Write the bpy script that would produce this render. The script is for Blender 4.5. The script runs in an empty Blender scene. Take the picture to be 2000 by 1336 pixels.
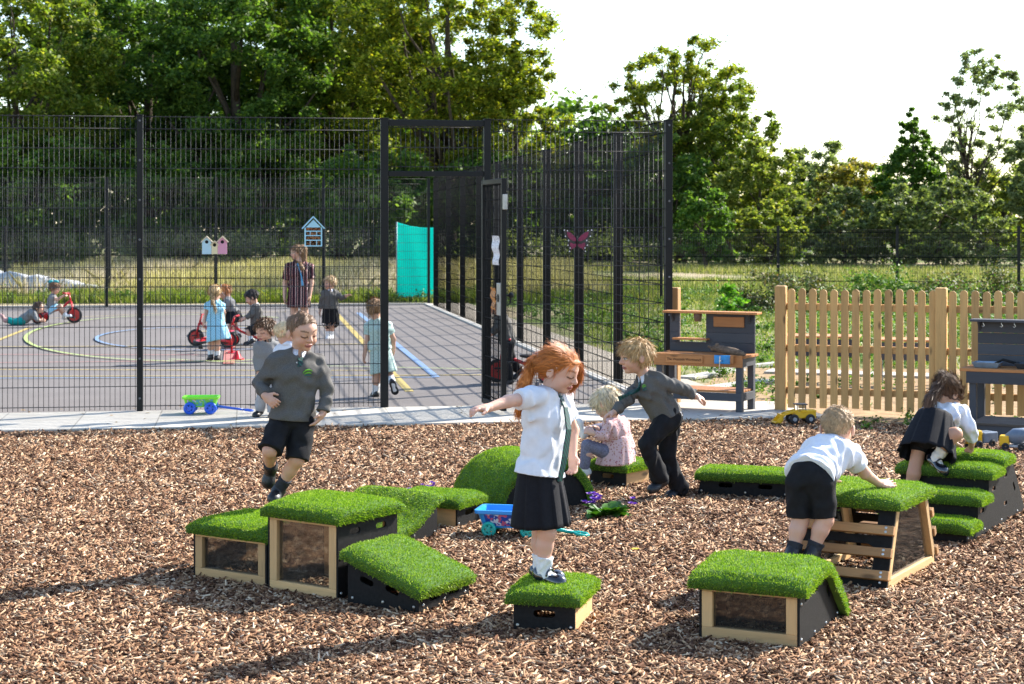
import bpy, bmesh, math, random
import numpy as np
from mathutils import Vector, Matrix
import openvdb
rnd = random.Random(7)
R = np.random.default_rng(11)
F, H, HZ = 3430.0, 1.9, 439.0
SC = bpy.context.scene
COL = SC.collection
def G(px, py, z=0.0):
    "ground (or height z) point under a photo pixel"
    Y = F*(H-z)/(py-HZ)
    return Vector(((px-1000)*Y/F, Y, z))
def A(px, py, Y):
    "point at depth Y behind a photo pixel"
    return Vector(((px-1000)*Y/F, Y, H-(py-HZ)*Y/F))

# ---------------------------------------------------------------- objects
def tag(o, label=None, cat=None, group=None, kind=None):
    if label: o['label'] = label
    if cat: o['category'] = cat
    if group: o['group'] = group
    if kind: o['kind'] = kind
    return o
def thing(name, label, cat, loc=(0, 0, 0), rz=0.0, group=None):
    o = bpy.data.objects.new(name, None)
    COL.objects.link(o)
    o.location = loc
    o.rotation_euler = (0, 0, rz)
    o.empty_display_size = .1
    return tag(o, label, cat, group)
def link(name, me, mats=(), parent=None, bevel=0.0, smooth=False):
    o = bpy.data.objects.new(name, me)
    COL.objects.link(o)
    if not isinstance(mats, (list, tuple)): mats = [mats]
    if len(me.materials) == 0:
        for m in mats: me.materials.append(m)
    if parent is not None: o.parent = parent
    if bevel:
        b = o.modifiers.new('bevel', 'BEVEL'); b.width = bevel; b.segments = 2; b.limit_method = 'ANGLE'
        b.angle_limit = math.radians(40)
    if smooth:
        me.polygons.foreach_set('use_smooth', np.ones(len(me.polygons), dtype=bool))
    return o
def copy_tree(o, parent=None):
    c = o.copy(); COL.objects.link(c)
    if parent is not None: c.parent = parent
    for ch in list(o.children): copy_tree(ch, c)
    return c
def np_mesh(name, V, Fc, nper):
    "mesh from numpy arrays; Fc is (n, nper)"
    me = bpy.data.meshes.new(name)
    V = np.asarray(V, dtype=np.float32); Fc = np.asarray(Fc, dtype=np.int32)
    me.vertices.add(len(V)); me.vertices.foreach_set('co', V.ravel())
    me.loops.add(Fc.size); me.loops.foreach_set('vertex_index', Fc.ravel())
    me.polygons.add(len(Fc))
    me.polygons.foreach_set('loop_start', np.arange(len(Fc), dtype=np.int32)*nper)
    me.polygons.foreach_set('loop_total', np.full(len(Fc), nper, dtype=np.int32))
    me.update(calc_edges=True)
    return me
def set_col(me, C):
    a = me.color_attributes.new('Col', 'FLOAT_COLOR', 'POINT')
    C4 = np.ones((len(me.vertices), 4), dtype=np.float32); C4[:, :3] = C
    a.data.foreach_set('color', C4.ravel())

class MB:
    "collects simple solids into one mesh"
    def __init__(s): s.v = []; s.f = []; s.m = []; s.mi = 0
    def poly(s, pts, faces):
        n = len(s.v); s.v += [tuple(p) for p in pts]
        for f in faces: s.f.append(tuple(i+n for i in f)); s.m.append(s.mi)
        return s
    def box(s, x0, x1, y0, y1, z0, z1):
        return s.poly([(x0,y0,z0),(x1,y0,z0),(x1,y1,z0),(x0,y1,z0),(x0,y0,z1),(x1,y0,z1),(x1,y1,z1),(x0,y1,z1)],
                      [(3,2,1,0),(4,5,6,7),(0,1,5,4),(1,2,6,5),(2,3,7,6),(3,0,4,7)])
    def bar(s, p, q, w, d, up=(0, 0, 1)):
        "rectangular bar from p to q; w across, d along the up side"
        p = Vector(p); q = Vector(q); a = (q-p).normalized(); u = Vector(up)
        if abs(a.dot(u)) > .99: u = Vector((0, 1, 0))
        b = a.cross(u).normalized(); c = b.cross(a).normalized()
        b = b*w/2; c = c*d/2
        P = [p-b-c, p+b-c, p+b+c, p-b+c, q-b-c, q+b-c, q+b+c, q-b+c]
        return s.poly(P, [(3,2,1,0),(4,5,6,7),(0,1,5,4),(1,2,6,5),(2,3,7,6),(3,0,4,7)][::1])
    def tube(s, pts, rs, n=8, cap=True):
        pts = [Vector(p) for p in pts]
        if not isinstance(rs, (list, tuple)): rs = [rs]*len(pts)
        V = []; ref = None
        for i, p in enumerate(pts):
            a = (pts[min(i+1, len(pts)-1)]-pts[max(i-1, 0)]).normalized()
            if ref is None:
                ref = a.cross(Vector((0, 0, 1)))
                if ref.length < .1: ref = a.cross(Vector((0, 1, 0)))
            b = (ref-a*ref.dot(a)).normalized(); ref = b; c = a.cross(b)
            for k in range(n):
                t = 2*math.pi*k/n
                V.append(p+(b*math.cos(t)+c*math.sin(t))*rs[i])
        Fc = []
        for i in range(len(pts)-1):
            for k in range(n):
                k2 = (k+1) % n
                Fc.append((i*n+k, i*n+k2, (i+1)*n+k2, (i+1)*n+k))
        if cap:
            Fc.append(tuple(range(n))[::-1]); Fc.append(tuple((len(pts)-1)*n+k for k in range(n)))
        return s.poly(V, Fc)
    def disc(s, c, axis, r, t, n=16, r2=None):
        c = Vector(c); ax = Vector(axis).normalized()*t/2
        return s.tube([c-ax, c+ax], [r, r if r2 is None else r2], n)
    def torus(s, c, axis, R0, r, n=24, k=8, sq=1.0):
        c = Vector(c); a = Vector(axis).normalized()
        b = a.cross(Vector((0, 0, 1)))
        if b.length < .1: b = a.cross(Vector((1, 0, 0)))
        b.normalize(); d = a.cross(b)
        V = []; Fc = []
        for i in range(n):
            t = 2*math.pi*i/n; o = b*math.cos(t)+d*math.sin(t)
            for j in range(k):
                u = 2*math.pi*j/k
                V.append(c+o*(R0+r*math.cos(u))+a*(r*sq*math.sin(u)))
        for i in range(n):
            for j in range(k):
                i2 = (i+1) % n; j2 = (j+1) % k
                Fc.append((i*k+j, i2*k+j, i2*k+j2, i*k+j2))
        return s.poly(V, Fc)
    def ball(s, c, r, n=10, m=7):
        c = Vector(c); r = Vector(r) if isinstance(r, (tuple, list, Vector)) else Vector((r, r, r))
        V = [c+Vector((0, 0, r.z))]
        for i in range(1, m):
            th = math.pi*i/m
            for j in range(n):
                ph = 2*math.pi*j/n
                V.append(c+Vector((r.x*math.sin(th)*math.cos(ph), r.y*math.sin(th)*math.sin(ph), r.z*math.cos(th))))
        V.append(c-Vector((0, 0, r.z)))
        Fc = [(0, 1+j, 1+(j+1) % n) for j in range(n)]
        for i in range(m-2):
            for j in range(n):
                a = 1+i*n; Fc.append((a+j, a+n+j, a+n+(j+1) % n, a+(j+1) % n))
        L = len(V)-1; a = 1+(m-2)*n
        Fc += [(L, a+(j+1) % n, a+j) for j in range(n)]
        return s.poly(V, Fc)
    def mesh(s, name):
        me = bpy.data.meshes.new(name); me.from_pydata(s.v, [], s.f)
        me.update()
        bm = bmesh.new(); bm.from_mesh(me); bmesh.ops.recalc_face_normals(bm, faces=bm.faces); bm.to_mesh(me); bm.free()
        if any(s.m): me.polygons.foreach_set('material_index', np.array(s.m, dtype=np.int32))
        return me
    def build(s, name, mats, parent=None, bevel=0.0, smooth=False):
        return link(name, s.mesh(name), mats, parent, bevel, smooth)

def plate(outer, holes, t, place):
    "flat panel with holes: 2D loops filled, extruded by t; place(a, b, c) gives the 3D point"
    bm = bmesh.new(); E = []
    for loop in [outer]+list(holes):
        vs = [bm.verts.new((a, b, 0)) for a, b in loop]
        E += [bm.edges.new((vs[i], vs[(i+1) % len(vs)])) for i in range(len(vs))]
    bmesh.ops.triangle_fill(bm, edges=E, use_beauty=True, use_dissolve=False)
    r = bmesh.ops.extrude_face_region(bm, geom=bm.faces[:])
    for v in [g for g in r['geom'] if isinstance(g, bmesh.types.BMVert)]: v.co.z += t
    for v in bm.verts: v.co = place(*v.co)
    bmesh.ops.recalc_face_normals(bm, faces=bm.faces)
    bm.verts.index_update()
    V = [v.co.copy() for v in bm.verts]; Fc = [tuple(v.index for v in f.verts) for f in bm.faces]
    bm.free()
    return V, Fc
def slot(cx, cz, w=.1, h=.034, rot=0.0, n=5):
    pts = []; r = h/2
    for sx, a0 in ((1, -90), (-1, 90)):
        for i in range(n+1):
            a = math.radians(a0+180*i/n)
            pts.append((sx*(w/2-r)+r*math.cos(a), r*math.sin(a)))
    c, s_ = math.cos(rot), math.sin(rot)
    return [(cx+x*c-z*s_, cz+x*s_+z*c) for x, z in pts]

# ---------------------------------------------------------------- materials
class NT:
    def __init__(s, name):
        s.m = bpy.data.materials.new(name); s.m.use_nodes = True
        s.t = s.m.node_tree; s.t.nodes.clear()
        s.out = s.n('ShaderNodeOutputMaterial')
    def n(s, typ, **kw):
        x = s.t.nodes.new(typ)
        for k, v in kw.items():
            if k in x.inputs: x.inputs[k].default_value = v
            else: setattr(x, k, v)
        return x
    def l(s, a, b): s.t.links.new(a, b)
    def ramp(s, fac, stops):
        r = s.n('ShaderNodeValToRGB'); e = r.color_ramp.elements
        while len(e) < len(stops): e.new(.5)
        for el, (p, c) in zip(e, stops):
            el.position = p; el.color = (*c, 1)
        s.l(fac, r.inputs['Fac']); return r.outputs['Color']
    def noise(s, scale=5.0, detail=4.0, rough=.6, coord='Object', stretch=(1, 1, 1), dist=0.0):
        tc = s.n('ShaderNodeTexCoord'); mp = s.n('ShaderNodeMapping'); mp.inputs['Scale'].default_value = stretch
        s.l(tc.outputs[coord], mp.inputs['Vector'])
        x = s.n('ShaderNodeTexNoise', Scale=scale, Detail=detail, Roughness=rough, Distortion=dist)
        s.l(mp.outputs[0], x.inputs['Vector']); return x.outputs['Fac']
    def mix(s, f, a, b, mode='MIX'):
        x = s.n('ShaderNodeMix'); x.data_type = 'RGBA'; x.blend_type = mode
        for v, i in ((f, 0), (a, 6), (b, 7)):
            if hasattr(v, 'links'): s.l(v, x.inputs[i])
            elif i == 0: x.inputs[0].default_value = v
            else: x.inputs[i].default_value = (*v, 1)
        return x.outputs[2]
    def bsdf(s, color, rough=.6, spec=.5, bump=None, bstr=.3, bdist=.01, sss=0.0, coat=0.0, metal=0.0, sheen=0.0):
        b = s.n('ShaderNodeBsdfPrincipled')
        if hasattr(color, 'links'): s.l(color, b.inputs['Base Color'])
        else: b.inputs['Base Color'].default_value = (*color, 1)
        b.inputs['Roughness'].default_value = rough
        b.inputs['Specular IOR Level'].default_value = spec
        b.inputs['Metallic'].default_value = metal
        b.inputs['Coat Weight'].default_value = coat
        b.inputs['Sheen Weight'].default_value = sheen
        if sss:
            b.inputs['Subsurface Weight'].default_value = sss
            b.inputs['Subsurface Radius'].default_value = (1, .35, .2); b.inputs['Subsurface Scale'].default_value = .008
        if bump is not None:
            bp = s.n('ShaderNodeBump', Strength=bstr, Distance=bdist); s.l(bump, bp.inputs['Height']); s.l(bp.outputs[0], b.inputs['Normal'])
        s.l(b.outputs[0], s.out.inputs['Surface']); return s.m
_mc = {}
def flat(name, c, rough=.5, spec=.5, var=.25, scale=12.0, bstr=.12, **kw):
    if name in _mc: return _mc[name]
    t = NT(name); f = t.noise(scale, 5)
    lo = tuple(x*(1-var) for x in c); hi = tuple(min(1, x*(1+var)) for x in c)
    _mc[name] = t.bsdf(t.ramp(f, [(.3, lo), (.7, hi)]), rough, spec, bump=t.noise(scale*9, 3), bstr=bstr, **kw)
    return _mc[name]
def wood(name, c, axis='x', rough=.65, knots=True, dark=.6):
    key = name+axis
    if key in _mc: return _mc[key]
    t = NT(key)
    st = {'x': (.08, 1, 1), 'y': (1, .08, 1), 'z': (1, 1, .08)}[axis]
    g = t.noise(60, 6, .65, stretch=st, dist=.6); g2 = t.noise(9, 3, .5, stretch=st)
    d = tuple(x*dark for x in c); h = tuple(min(1, x*1.18) for x in c)
    col = t.ramp(g, [(.25, d), (.5, c), (.8, h)])
    col = t.mix(.45, col, t.ramp(g2, [(.3, d), (.7, h)]))
    if knots:
        st2 = {'x': (.35, 1, 1), 'y': (1, .35, 1), 'z': (1, 1, .35)}[axis]
        tc = t.n('ShaderNodeTexCoord'); mp = t.n('ShaderNodeMapping'); mp.inputs['Scale'].default_value = st2
        t.l(tc.outputs['Object'], mp.inputs[0]); v = t.n('ShaderNodeTexVoronoi', Scale=7.0); t.l(mp.outputs[0], v.inputs['Vector'])
        k = t.ramp(v.outputs['Distance'], [(.06, (1, 1, 1)), (.14, (0, 0, 0))])
        col = t.mix(k, col, tuple(x*.35 for x in c))
    oi = t.n('ShaderNodeObjectInfo'); col = t.mix(1.0, col, t.ramp(oi.outputs['Random'], [(0, (.72, .70, .68)), (.5, (.95, .93, .9)), (1, (1.08, 1.06, 1.02))]), 'MULTIPLY')
    _mc[key] = t.bsdf(col, rough, .35, bump=g, bstr=.25, bdist=.004)
    return _mc[key]
def island(name, stops, rough=.7, trans=0.0, spec=.3, var=None):
    "colour picked per loose piece (leaf, chip, blade)"
    t = NT(name); g = t.n('ShaderNodeNewGeometry')
    col = t.ramp(g.outputs['Random Per Island'], stops)
    if var:
        col = t.mix(t.ramp(t.noise(var[0], 3), [(.38, (0, 0, 0)), (.62, (1, 1, 1))]), col, t.mix(1.0, col, var[1], 'MULTIPLY'))
    b = t.n('ShaderNodeBsdfPrincipled'); t.l(col, b.inputs['Base Color']); b.inputs['Roughness'].default_value = rough
    b.inputs['Specular IOR Level'].default_value = spec
    if trans:
        tr = t.n('ShaderNodeBsdfTranslucent'); t.l(t.mix(1.0, col, (1.28, 1.42, .5), 'MULTIPLY'), tr.inputs['Color'])
        mx = t.n('ShaderNodeMixShader'); mx.inputs[0].default_value = trans
        t.l(b.outputs[0], mx.inputs[1]); t.l(tr.outputs[0], mx.inputs[2]); t.l(mx.outputs[0], t.out.inputs['Surface'])
    else: t.l(b.outputs[0], t.out.inputs['Surface'])
    return t.m
def vcol(name, rough=.5, sss=0.0, spec=.4, bscale=0, bstr=.1):
    t = NT(name); a = t.n('ShaderNodeAttribute', attribute_name='Col')
    col = a.outputs['Color']
    col = t.mix(t.noise(40, 4), t.mix(1.0, col, (.9, .86, .84), 'MULTIPLY'), col)
    return t.bsdf(col, rough, spec, sss=sss, bump=t.noise(bscale, 3) if bscale else None, bstr=bstr)
def acrylic(name):
    t = NT(name); tr = t.n('ShaderNodeBsdfTransparent', Color=(.82, .83, .82, 1)); gl = t.n('ShaderNodeBsdfGlossy', Roughness=.06)
    fr = t.n('ShaderNodeFresnel', IOR=1.45); mx = t.n('ShaderNodeMixShader')
    t.l(fr.outputs[0], mx.inputs[0]); t.l(tr.outputs[0], mx.inputs[1]); t.l(gl.outputs[0], mx.inputs[2])
    df = t.n('ShaderNodeBsdfDiffuse', Color=(.35, .33, .3, 1)); m2 = t.n('ShaderNodeMixShader'); m2.inputs[0].default_value = .03
    t.l(mx.outputs[0], m2.inputs[1]); t.l(df.outputs[0], m2.inputs[2]); t.l(m2.outputs[0], t.out.inputs['Surface'])
    return t.m
PI = math.pi
rad = math.radians
# ================================================================ people: signed-distance bodies
def nrm(v):
    v = np.asarray(v, float); return v/(np.linalg.norm(v)+1e-9)
def V3(v): return np.array(v, float)
class Sdf:
    def __init__(s, vox): s.p = []; s.vox = vox
    def cone(s, a, b, r1, r2, k=.012, lat=None, sc=1.0):
        s.p.append(('c', V3(a), V3(b), r1, r2, k, None if lat is None else nrm(lat), sc)); return s
    def ell(s, c, M, r, k=.01):
        s.p.append(('e', V3(c), np.asarray(M, float), V3(r), k)); return s
    def dig(s, c, M, r, k=.006):
        s.p.append(('d', V3(c), np.asarray(M, float), V3(r), k)); return s
    def bounds(s):
        lo = np.full(3, 9e9); hi = -lo
        for p in s.p:
            if p[0] == 'c':
                r = max(p[3], p[4])*max(p[7], 1)
                lo = np.minimum(lo, np.minimum(p[1], p[2])-r); hi = np.maximum(hi, np.maximum(p[1], p[2])+r)
            elif p[0] == 'e':
                r = p[3].max(); lo = np.minimum(lo, p[1]-r); hi = np.maximum(hi, p[1]+r)
        m = s.vox*4+.006
        return lo-m, hi+m
    def mesh(s, post=None):
        lo, hi = s.bounds(); vx = s.vox
        n = np.ceil((hi-lo)/vx).astype(int)+1
        ax = [lo[i]+vx*np.arange(n[i]) for i in range(3)]
        D = np.full(n, .08, dtype=np.float32)
        for p in s.p:
            if p[0] == 'c':
                r = max(p[3], p[4])*max(p[7], 1)+.03; l2 = np.minimum(p[1], p[2])-r; h2 = np.maximum(p[1], p[2])+r
            else: r = p[3].max()+.03; l2 = p[1]-r; h2 = p[1]+r
            i0 = np.clip(np.floor((l2-lo)/vx).astype(int), 0, n); i1 = np.clip(np.ceil((h2-lo)/vx).astype(int)+1, 0, n)
            sl = tuple(slice(a, b) for a, b in zip(i0, i1))
            X = ax[0][sl[0]][:, None, None]; Y = ax[1][sl[1]][None, :, None]; Z = ax[2][sl[2]][None, None, :]
            if p[0] == 'c':
                _, a, b, r1, r2, k, lat, sc = p
                ba = b-a; L = ba@ba+1e-9
                t = np.clip(((X-a[0])*ba[0]+(Y-a[1])*ba[1]+(Z-a[2])*ba[2])/L, 0, 1)
                ox = X-a[0]-t*ba[0]; oy = Y-a[1]-t*ba[1]; oz = Z-a[2]-t*ba[2]
                q = ox*ox+oy*oy+oz*oz
                if lat is not None:
                    o = ox*lat[0]+oy*lat[1]+oz*lat[2]; q = q-o*o+(o/sc)**2
                d = np.sqrt(q)-(r1+(r2-r1)*t)
            else:
                _, c, M, r, k = p
                q = [((X-c[0])*M[0, i]+(Y-c[1])*M[1, i]+(Z-c[2])*M[2, i]) for i in range(3)]
                k0 = np.sqrt(sum((q[i]/r[i])**2 for i in range(3)))+1e-6
                k1 = np.sqrt(sum((q[i]/r[i]**2)**2 for i in range(3)))+1e-6
                d = k0*(k0-1)/k1
            C = D[sl]
            if p[0] == 'd':
                h = np.clip(.5-.5*(C+d)/k, 0, 1); D[sl] = C*(1-h)-d*h+k*h*(1-h)
            else:
                h = np.clip(.5+.5*(C-d)/k, 0, 1); D[sl] = C*(1-h)+d*h-k*h*(1-h)
        if post is not None: D = post(D, ax[0][:, None, None], ax[1][None, :, None], ax[2][None, None, :])
        D = np.clip(D, -.05, .05).astype(np.float32)
        for a in range(3):
            D[tuple(slice(0, 1) if i == a else slice(None) for i in range(3))] = .05
            D[tuple(slice(-1, None) if i == a else slice(None) for i in range(3))] = .05
        g = openvdb.FloatGrid(.05); g.copyFromArray(D)
        P, Q = g.convertToQuads(0.0)
        P = np.asarray(P, float)*vx+lo; Q = np.asarray(Q, int)
        e1 = P[Q[:, 1]]-P[Q[:, 0]]; e2 = P[Q[:, 2]]-P[Q[:, 0]]; nn = np.cross(e1, e2)
        if (nn*(P[Q[:, 0]]-P.mean(0))).sum() < 0: Q = Q[:, ::-1]
        return P, Q
def folds(amp, seed, wl=.07, stretch=None):
    r = np.random.default_rng(seed); ks = r.normal(size=(5, 3)); ks = ks/np.linalg.norm(ks, axis=1)[:, None]*(2*PI/wl)*r.uniform(.6, 1.5, (5, 1)); ph = r.uniform(0, 6, 5)
    ks[:, 2] *= .55
    def f(X, Y, Z):
        d = 0
        w = 1.4*np.sin(X*21+Y*17+1.1)+1.2*np.sin(Z*26+seed)
        for k, p in zip(ks, ph): d = d+np.sin(X*k[0]+Y*k[1]+Z*k[2]+p+w)
        return amp*d/2.2
    return f
def plane(pt, n):
    pt = V3(pt); n = nrm(n)
    return lambda X, Y, Z: (X-pt[0])*n[0]+(Y-pt[1])*n[1]+(Z-pt[2])*n[2]
def add_sdf(name, P, Q, mat, parent, col=None):
    me = np_mesh(name, P, Q, 4)
    if col is not None: set_col(me, col)
    return link(name, me, mat, parent, smooth=True)

SKIN = (.60, .355, .255)
M_SKIN = vcol('skin', .48, sss=.12, spec=.35)
def cloth(name, c, rough=.85, var=.12, scale=30, sheen=.0):
    return flat(name, c, rough, .2, var, scale, .2, sheen=sheen)
M_SWEAT = cloth('grey_knit', (.105, .1, .094), scale=260, var=.32)
M_SWEAT_PALE = cloth('pale_grey_knit', (.2, .2, .2), scale=200, var=.25)
M_WHITE = cloth('white_cotton', (.70, .715, .77), var=.05)
M_BLACK = cloth('black_twill', (.011, .011, .013), var=.25)
M_TIE = None
def hair_mat(name, c):
    t = NT(name); g = t.n('ShaderNodeNewGeometry')
    col = t.ramp(g.outputs['Random Per Island'], [(0, tuple(x*.5 for x in c)), (.6, c), (1, tuple(min(1, x*1.5) for x in c))])
    return t.bsdf(col, .5, .3)

def head_frame(yaw, pitch, roll=0):
    y, p, r = rad(yaw), rad(pitch), rad(roll)
    f = V3((math.sin(y), -math.cos(y), 0)); z = V3((0, 0, 1)); rt = np.cross(f, z)
    f2 = f*math.cos(p)-z*math.sin(p); u2 = z*math.cos(p)+f*math.sin(p)
    r3 = rt*math.cos(r)-u2*math.sin(r); u3 = u2*math.cos(r)+rt*math.sin(r)
    return np.stack([r3, f2, u3], axis=1)            # columns: right, forward, up

class Person:
    """joints are photo pixels plus a depth offset; everything becomes one body mesh plus clothing meshes"""
    def __init__(s, label, Y0, J, S=1.0, hs=.205, look=(0, 0, 0), vox=.006, skin=SKIN, hair=(.2, .1, .05), eyes='open', adult=False, mirrorhands=False, group=None):
        s.J = {k: V3(A(v[0], v[1], Y0+(v[2] if len(v) > 2 else 0))) for k, v in J.items()}
        s.Y0, s.S, s.hs, s.vox, s.skin, s.haircol, s.eyes = Y0, S, hs, vox, skin, hair, eyes
        s.M = head_frame(*look)
        j = s.J
        base = (j['hip'][0], j['hip'][1], min(j['toR'][2], j['toL'][2]))
        s.root = thing('person', label, 'person', base, group=group)
        s.off = V3(base)
        s.spine = nrm(j['neck']-j['hip']); lat = j['shR']-j['shL']
        s.lat = nrm(lat-s.spine*(lat@s.spine)); s.fwd = np.cross(s.spine, s.lat)   # front of the chest
        s.seed = int(abs(base[0]*1000)) % 97
        s.wid = np.linalg.norm(lat); s.thigh = .046
    def W(s, q): return s.J['head']+s.M@(V3(q)*s.hs)
    def put(s, name, P, Q, mat, col=None, parent=None):
        return add_sdf(name, P-s.off, Q, mat, parent or s.root, col)
    def torso(s, d, ext=0.0, k=.03):
        j, S = s.J, s.S; hip, nk, lat = j['hip'], j['neck'], s.lat
        wa = hip+.34*(nk-hip); ch = hip+.70*(nk-hip); tp = hip+.93*(nk-hip)
        w = max(1.2, min(1.45, s.wid/(.2*S)*1.35))
        d.cone(hip, wa, .074*S+ext, .068*S+ext, k, lat, 1.28)
        d.cone(wa, ch, .068*S+ext, .076*S+ext, k, lat, w)
        d.cone(ch, tp, .076*S+ext, .045*S+ext, k, lat, w)
        for sd in 'RL': d.cone(tp, j['sh'+sd], .036*S+ext, .036*S+ext, k)
        return d
    def arm(s, d, sd, ext=0.0, frm=0.0, to=2.0, k=.014):
        j, S = s.J, s.S
        if to <= 1:
            e = j['sh'+sd]+(j['el'+sd]-j['sh'+sd])*to
            d.cone(j['sh'+sd], e, .037*S+ext, (.031*S+ext*1.25), k)
        else:
            d.cone(j['sh'+sd], j['el'+sd], .036*S+ext, .029*S+ext, k)
            e = j['el'+sd]+(j['wr'+sd]-j['el'+sd])*(to-1)
            d.cone(j['el'+sd], e, .029*S+ext, (.029-.009*(to-1))*S+ext, k)
        return e
    def leg(s, d, sd, ext=0.0, to=2.0, flare=0.0, k=.016):
        j, S = s.J, s.S; h, kn, an = j['hip'+sd], j['kn'+sd], j['an'+sd]
        if to <= 1:
            e = h+(kn-h)*to; d.cone(h, e, .062*S+ext, .046*S+ext+flare, k)
        else:
            d.cone(h, kn, (.06*S+ext) if ext else s.thigh*S, .043*S+ext, k)
            e = kn+(an-kn)*(to-1)
            if ext: d.cone(kn, e, .043*S+ext, .034*S+ext+flare, k)
            else:
                back = -s.fwd*.008*S; m = kn+.35*(an-kn)+back
                d.cone(kn, m, .041*S, .041*S, k); d.cone(m, an, .04*S, .026*S, k)
        return e
    def hand(s, d, sd, curl=.5, spread=1.0):
        j, S = s.J, s.S; w, tip = j['wr'+sd], j['hd'+sd]; a = nrm(tip-w)
        n = j.get('pn'+sd)
        if n is None:
            n = j['hip']-w; n = n+s.fwd*.05
        else: n = n-w
        n = nrm(n-a*(n@a)); side = np.cross(a, n)*(1 if sd == 'R' else -1)    # thumb side
        d.ell(w+a*.036*S, np.stack([a, side, n], 1), V3((.04, .030, .0145))*S, .008)
        d.cone(w, w+a*.02*S, .018*S, .02*S, .01)
        L = [.040, .046, .043, .034]
        for i in range(4):
            o = (1.5-i)*.0155*spread*S
            b = w+a*.062*S+side*o*.95; dr = nrm(a+side*(1.5-i)*.07*spread)
            c1 = curl*(.8+.13*i); m = b+(dr*math.cos(c1*.6)+n*math.sin(c1*.6))*L[i]*.52*S
            e = m+(dr*math.cos(c1*1.6)+n*math.sin(c1*1.6))*L[i]*.52*S
            d.cone(b, m, .0078*S, .0072*S, .004); d.cone(m, e, .0072*S, .006*S, .004)
        b = w+a*.018*S+side*.022*S; m = b+(a*.6+side*.75+n*.35)*.028*S; e = m+(a*.85+side*.3+n*.4)*.024*S
        d.cone(b, m, .0095*S, .0085*S, .008); d.cone(m, e, .0085*S, .007*S, .004)
    def body(s, feet=True, curl=(.5, .5), legs=True):
        j, S, hs, M = s.J, s.S, s.hs, s.M
        d = Sdf(s.vox)
        s.torso(d, -.010*S)
        for sd in 'RL':
            s.arm(d, sd); s.hand(d, sd, curl[0 if sd == 'R' else 1])
            s.leg(d, sd)
            an, fwd, up, la, shin = s.foot(sd)
            d.cone(an, an+fwd*.045*S-up*.03*S, .024*S, .017*S, .012)
        d.cone(j['hipR'], j['hipL'], .05*S, .05*S, .02)
        nb = s.W((0, -.1, -.25)); d.cone(j['neck']-s.spine*.02, nb, .04*S, .205*hs, .014)
        def E(c, r, k=.01): d.ell(s.W(c), M, V3(r)*hs, k)
        E((0, -.06, .12), (.365, .44, .375)); E((0, .09, -.15), (.285, .30, .33), .02)
        E((0, .16, .1), (.30, .265, .25), .02)
        for x in (-1, 1):
            E((x*.165, .22, -.17), (.135, .15, .14), .015)
            E((x*.395, -.06, -.05), (.035, .095, .13), .006)
        E((0, .27, -.385), (.105, .1, .085), .015)
        d.cone(s.W((0, .385, .02)), s.W((0, .465, -.115)), .035*hs, .058*hs, .01)
        for x in (-1, 1): d.cone(s.W((x*.05, .42, -.13)), s.W((x*.055, .42, -.13)), .035*hs, .035*hs, .006)
        for x in (-1, 1): d.dig(s.W((x*.155, .445, -.005)), M, V3((.085, .06, .05))*hs, .007)
        for x in (-1, 1): d.ell(s.W((x*.155, .325, -.005)), M, V3((.075, .075, .06))*hs, .003)
        E((0, .385, -.255), (.105, .045, .028), .004); E((0, .378, -.305), (.085, .045, .03), .004)
        d.dig(s.W((0, .43, -.28)), M, V3((.1, .03, .008))*hs, .003)
        P, Q = d.mesh()
        q = ((P-j['head'])@M)/hs; x, y, z = np.abs(q[:, 0]), q[:, 1], q[:, 2]
        C = np.tile(V3(s.skin), (len(P), 1))
        def blend(w, c):
            nonlocal C
            w = np.clip(w, 0, 1)[:, None]; C = C*(1-w)+V3(c)*w
        face = (y > .12) & (np.abs(z) < .6) & (x < .4)
        sk = V3(s.skin)
        blend(face*.45*np.exp(-(((x-.2)/.1)**2+((z+.15)/.1)**2)), sk*V3((1.0, .72, .68)))
        blend(face*.3*np.exp(-((x/.06)**2+((z+.11)/.07)**2))*(y > .4), sk*V3((1.0, .75, .7)))
        blend(face*(((x/.115)**2+((z+.28)/.055)**2) < 1)*.8, (.42, .13, .12))
        blend(face*(((x/.1)**2+((z+.281)/.013)**2) < 1)*.9, (.12, .03, .03))
        br = face*(np.abs(z-.105-.04*np.sin((x-.06)*12)) < .022)*(x > .06)*(x < .26)
        blend(br*.75, V3(s.haircol)*.6)
        ex = (x-.155)/.085
        if s.eyes == 'open':
            blend(face*((ex**2+((z+.005)/.038)**2) < 1)*(y > .2)*.9, (.62, .6, .58))
            blend(face*((((x-.155)/.04)**2+((z+.005)/.038)**2) < 1)*(y > .2), (.05, .04, .035))
            blend(face*(np.abs(z-.04+.03*ex**2) < .013)*(np.abs(ex) < 1.05)*.85, (.06, .03, .02))
        else:
            blend(face*(np.abs(z+.035-.025*ex**2) < .02)*(np.abs(ex) < 1.05)*(y > .2)*.9, (.07, .035, .025))
            blend(face*(np.abs(z-.02+.02*ex**2) < .009)*(np.abs(ex) < .95)*(y > .2)*.35, sk*.45)
        for sd in 'RL':                                # pinker knuckles and knees
            blend(.35*np.exp(-((np.linalg.norm(P-j['hd'+sd], axis=1))/.03)**2), sk*V3((1, .74, .68)))
            blend(.3*np.exp(-((np.linalg.norm(P-j['kn'+sd], axis=1))/.06)**2), sk*V3((1, .76, .7)))
        s.put('body', P, Q, M_SKIN, C)
        return s
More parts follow.
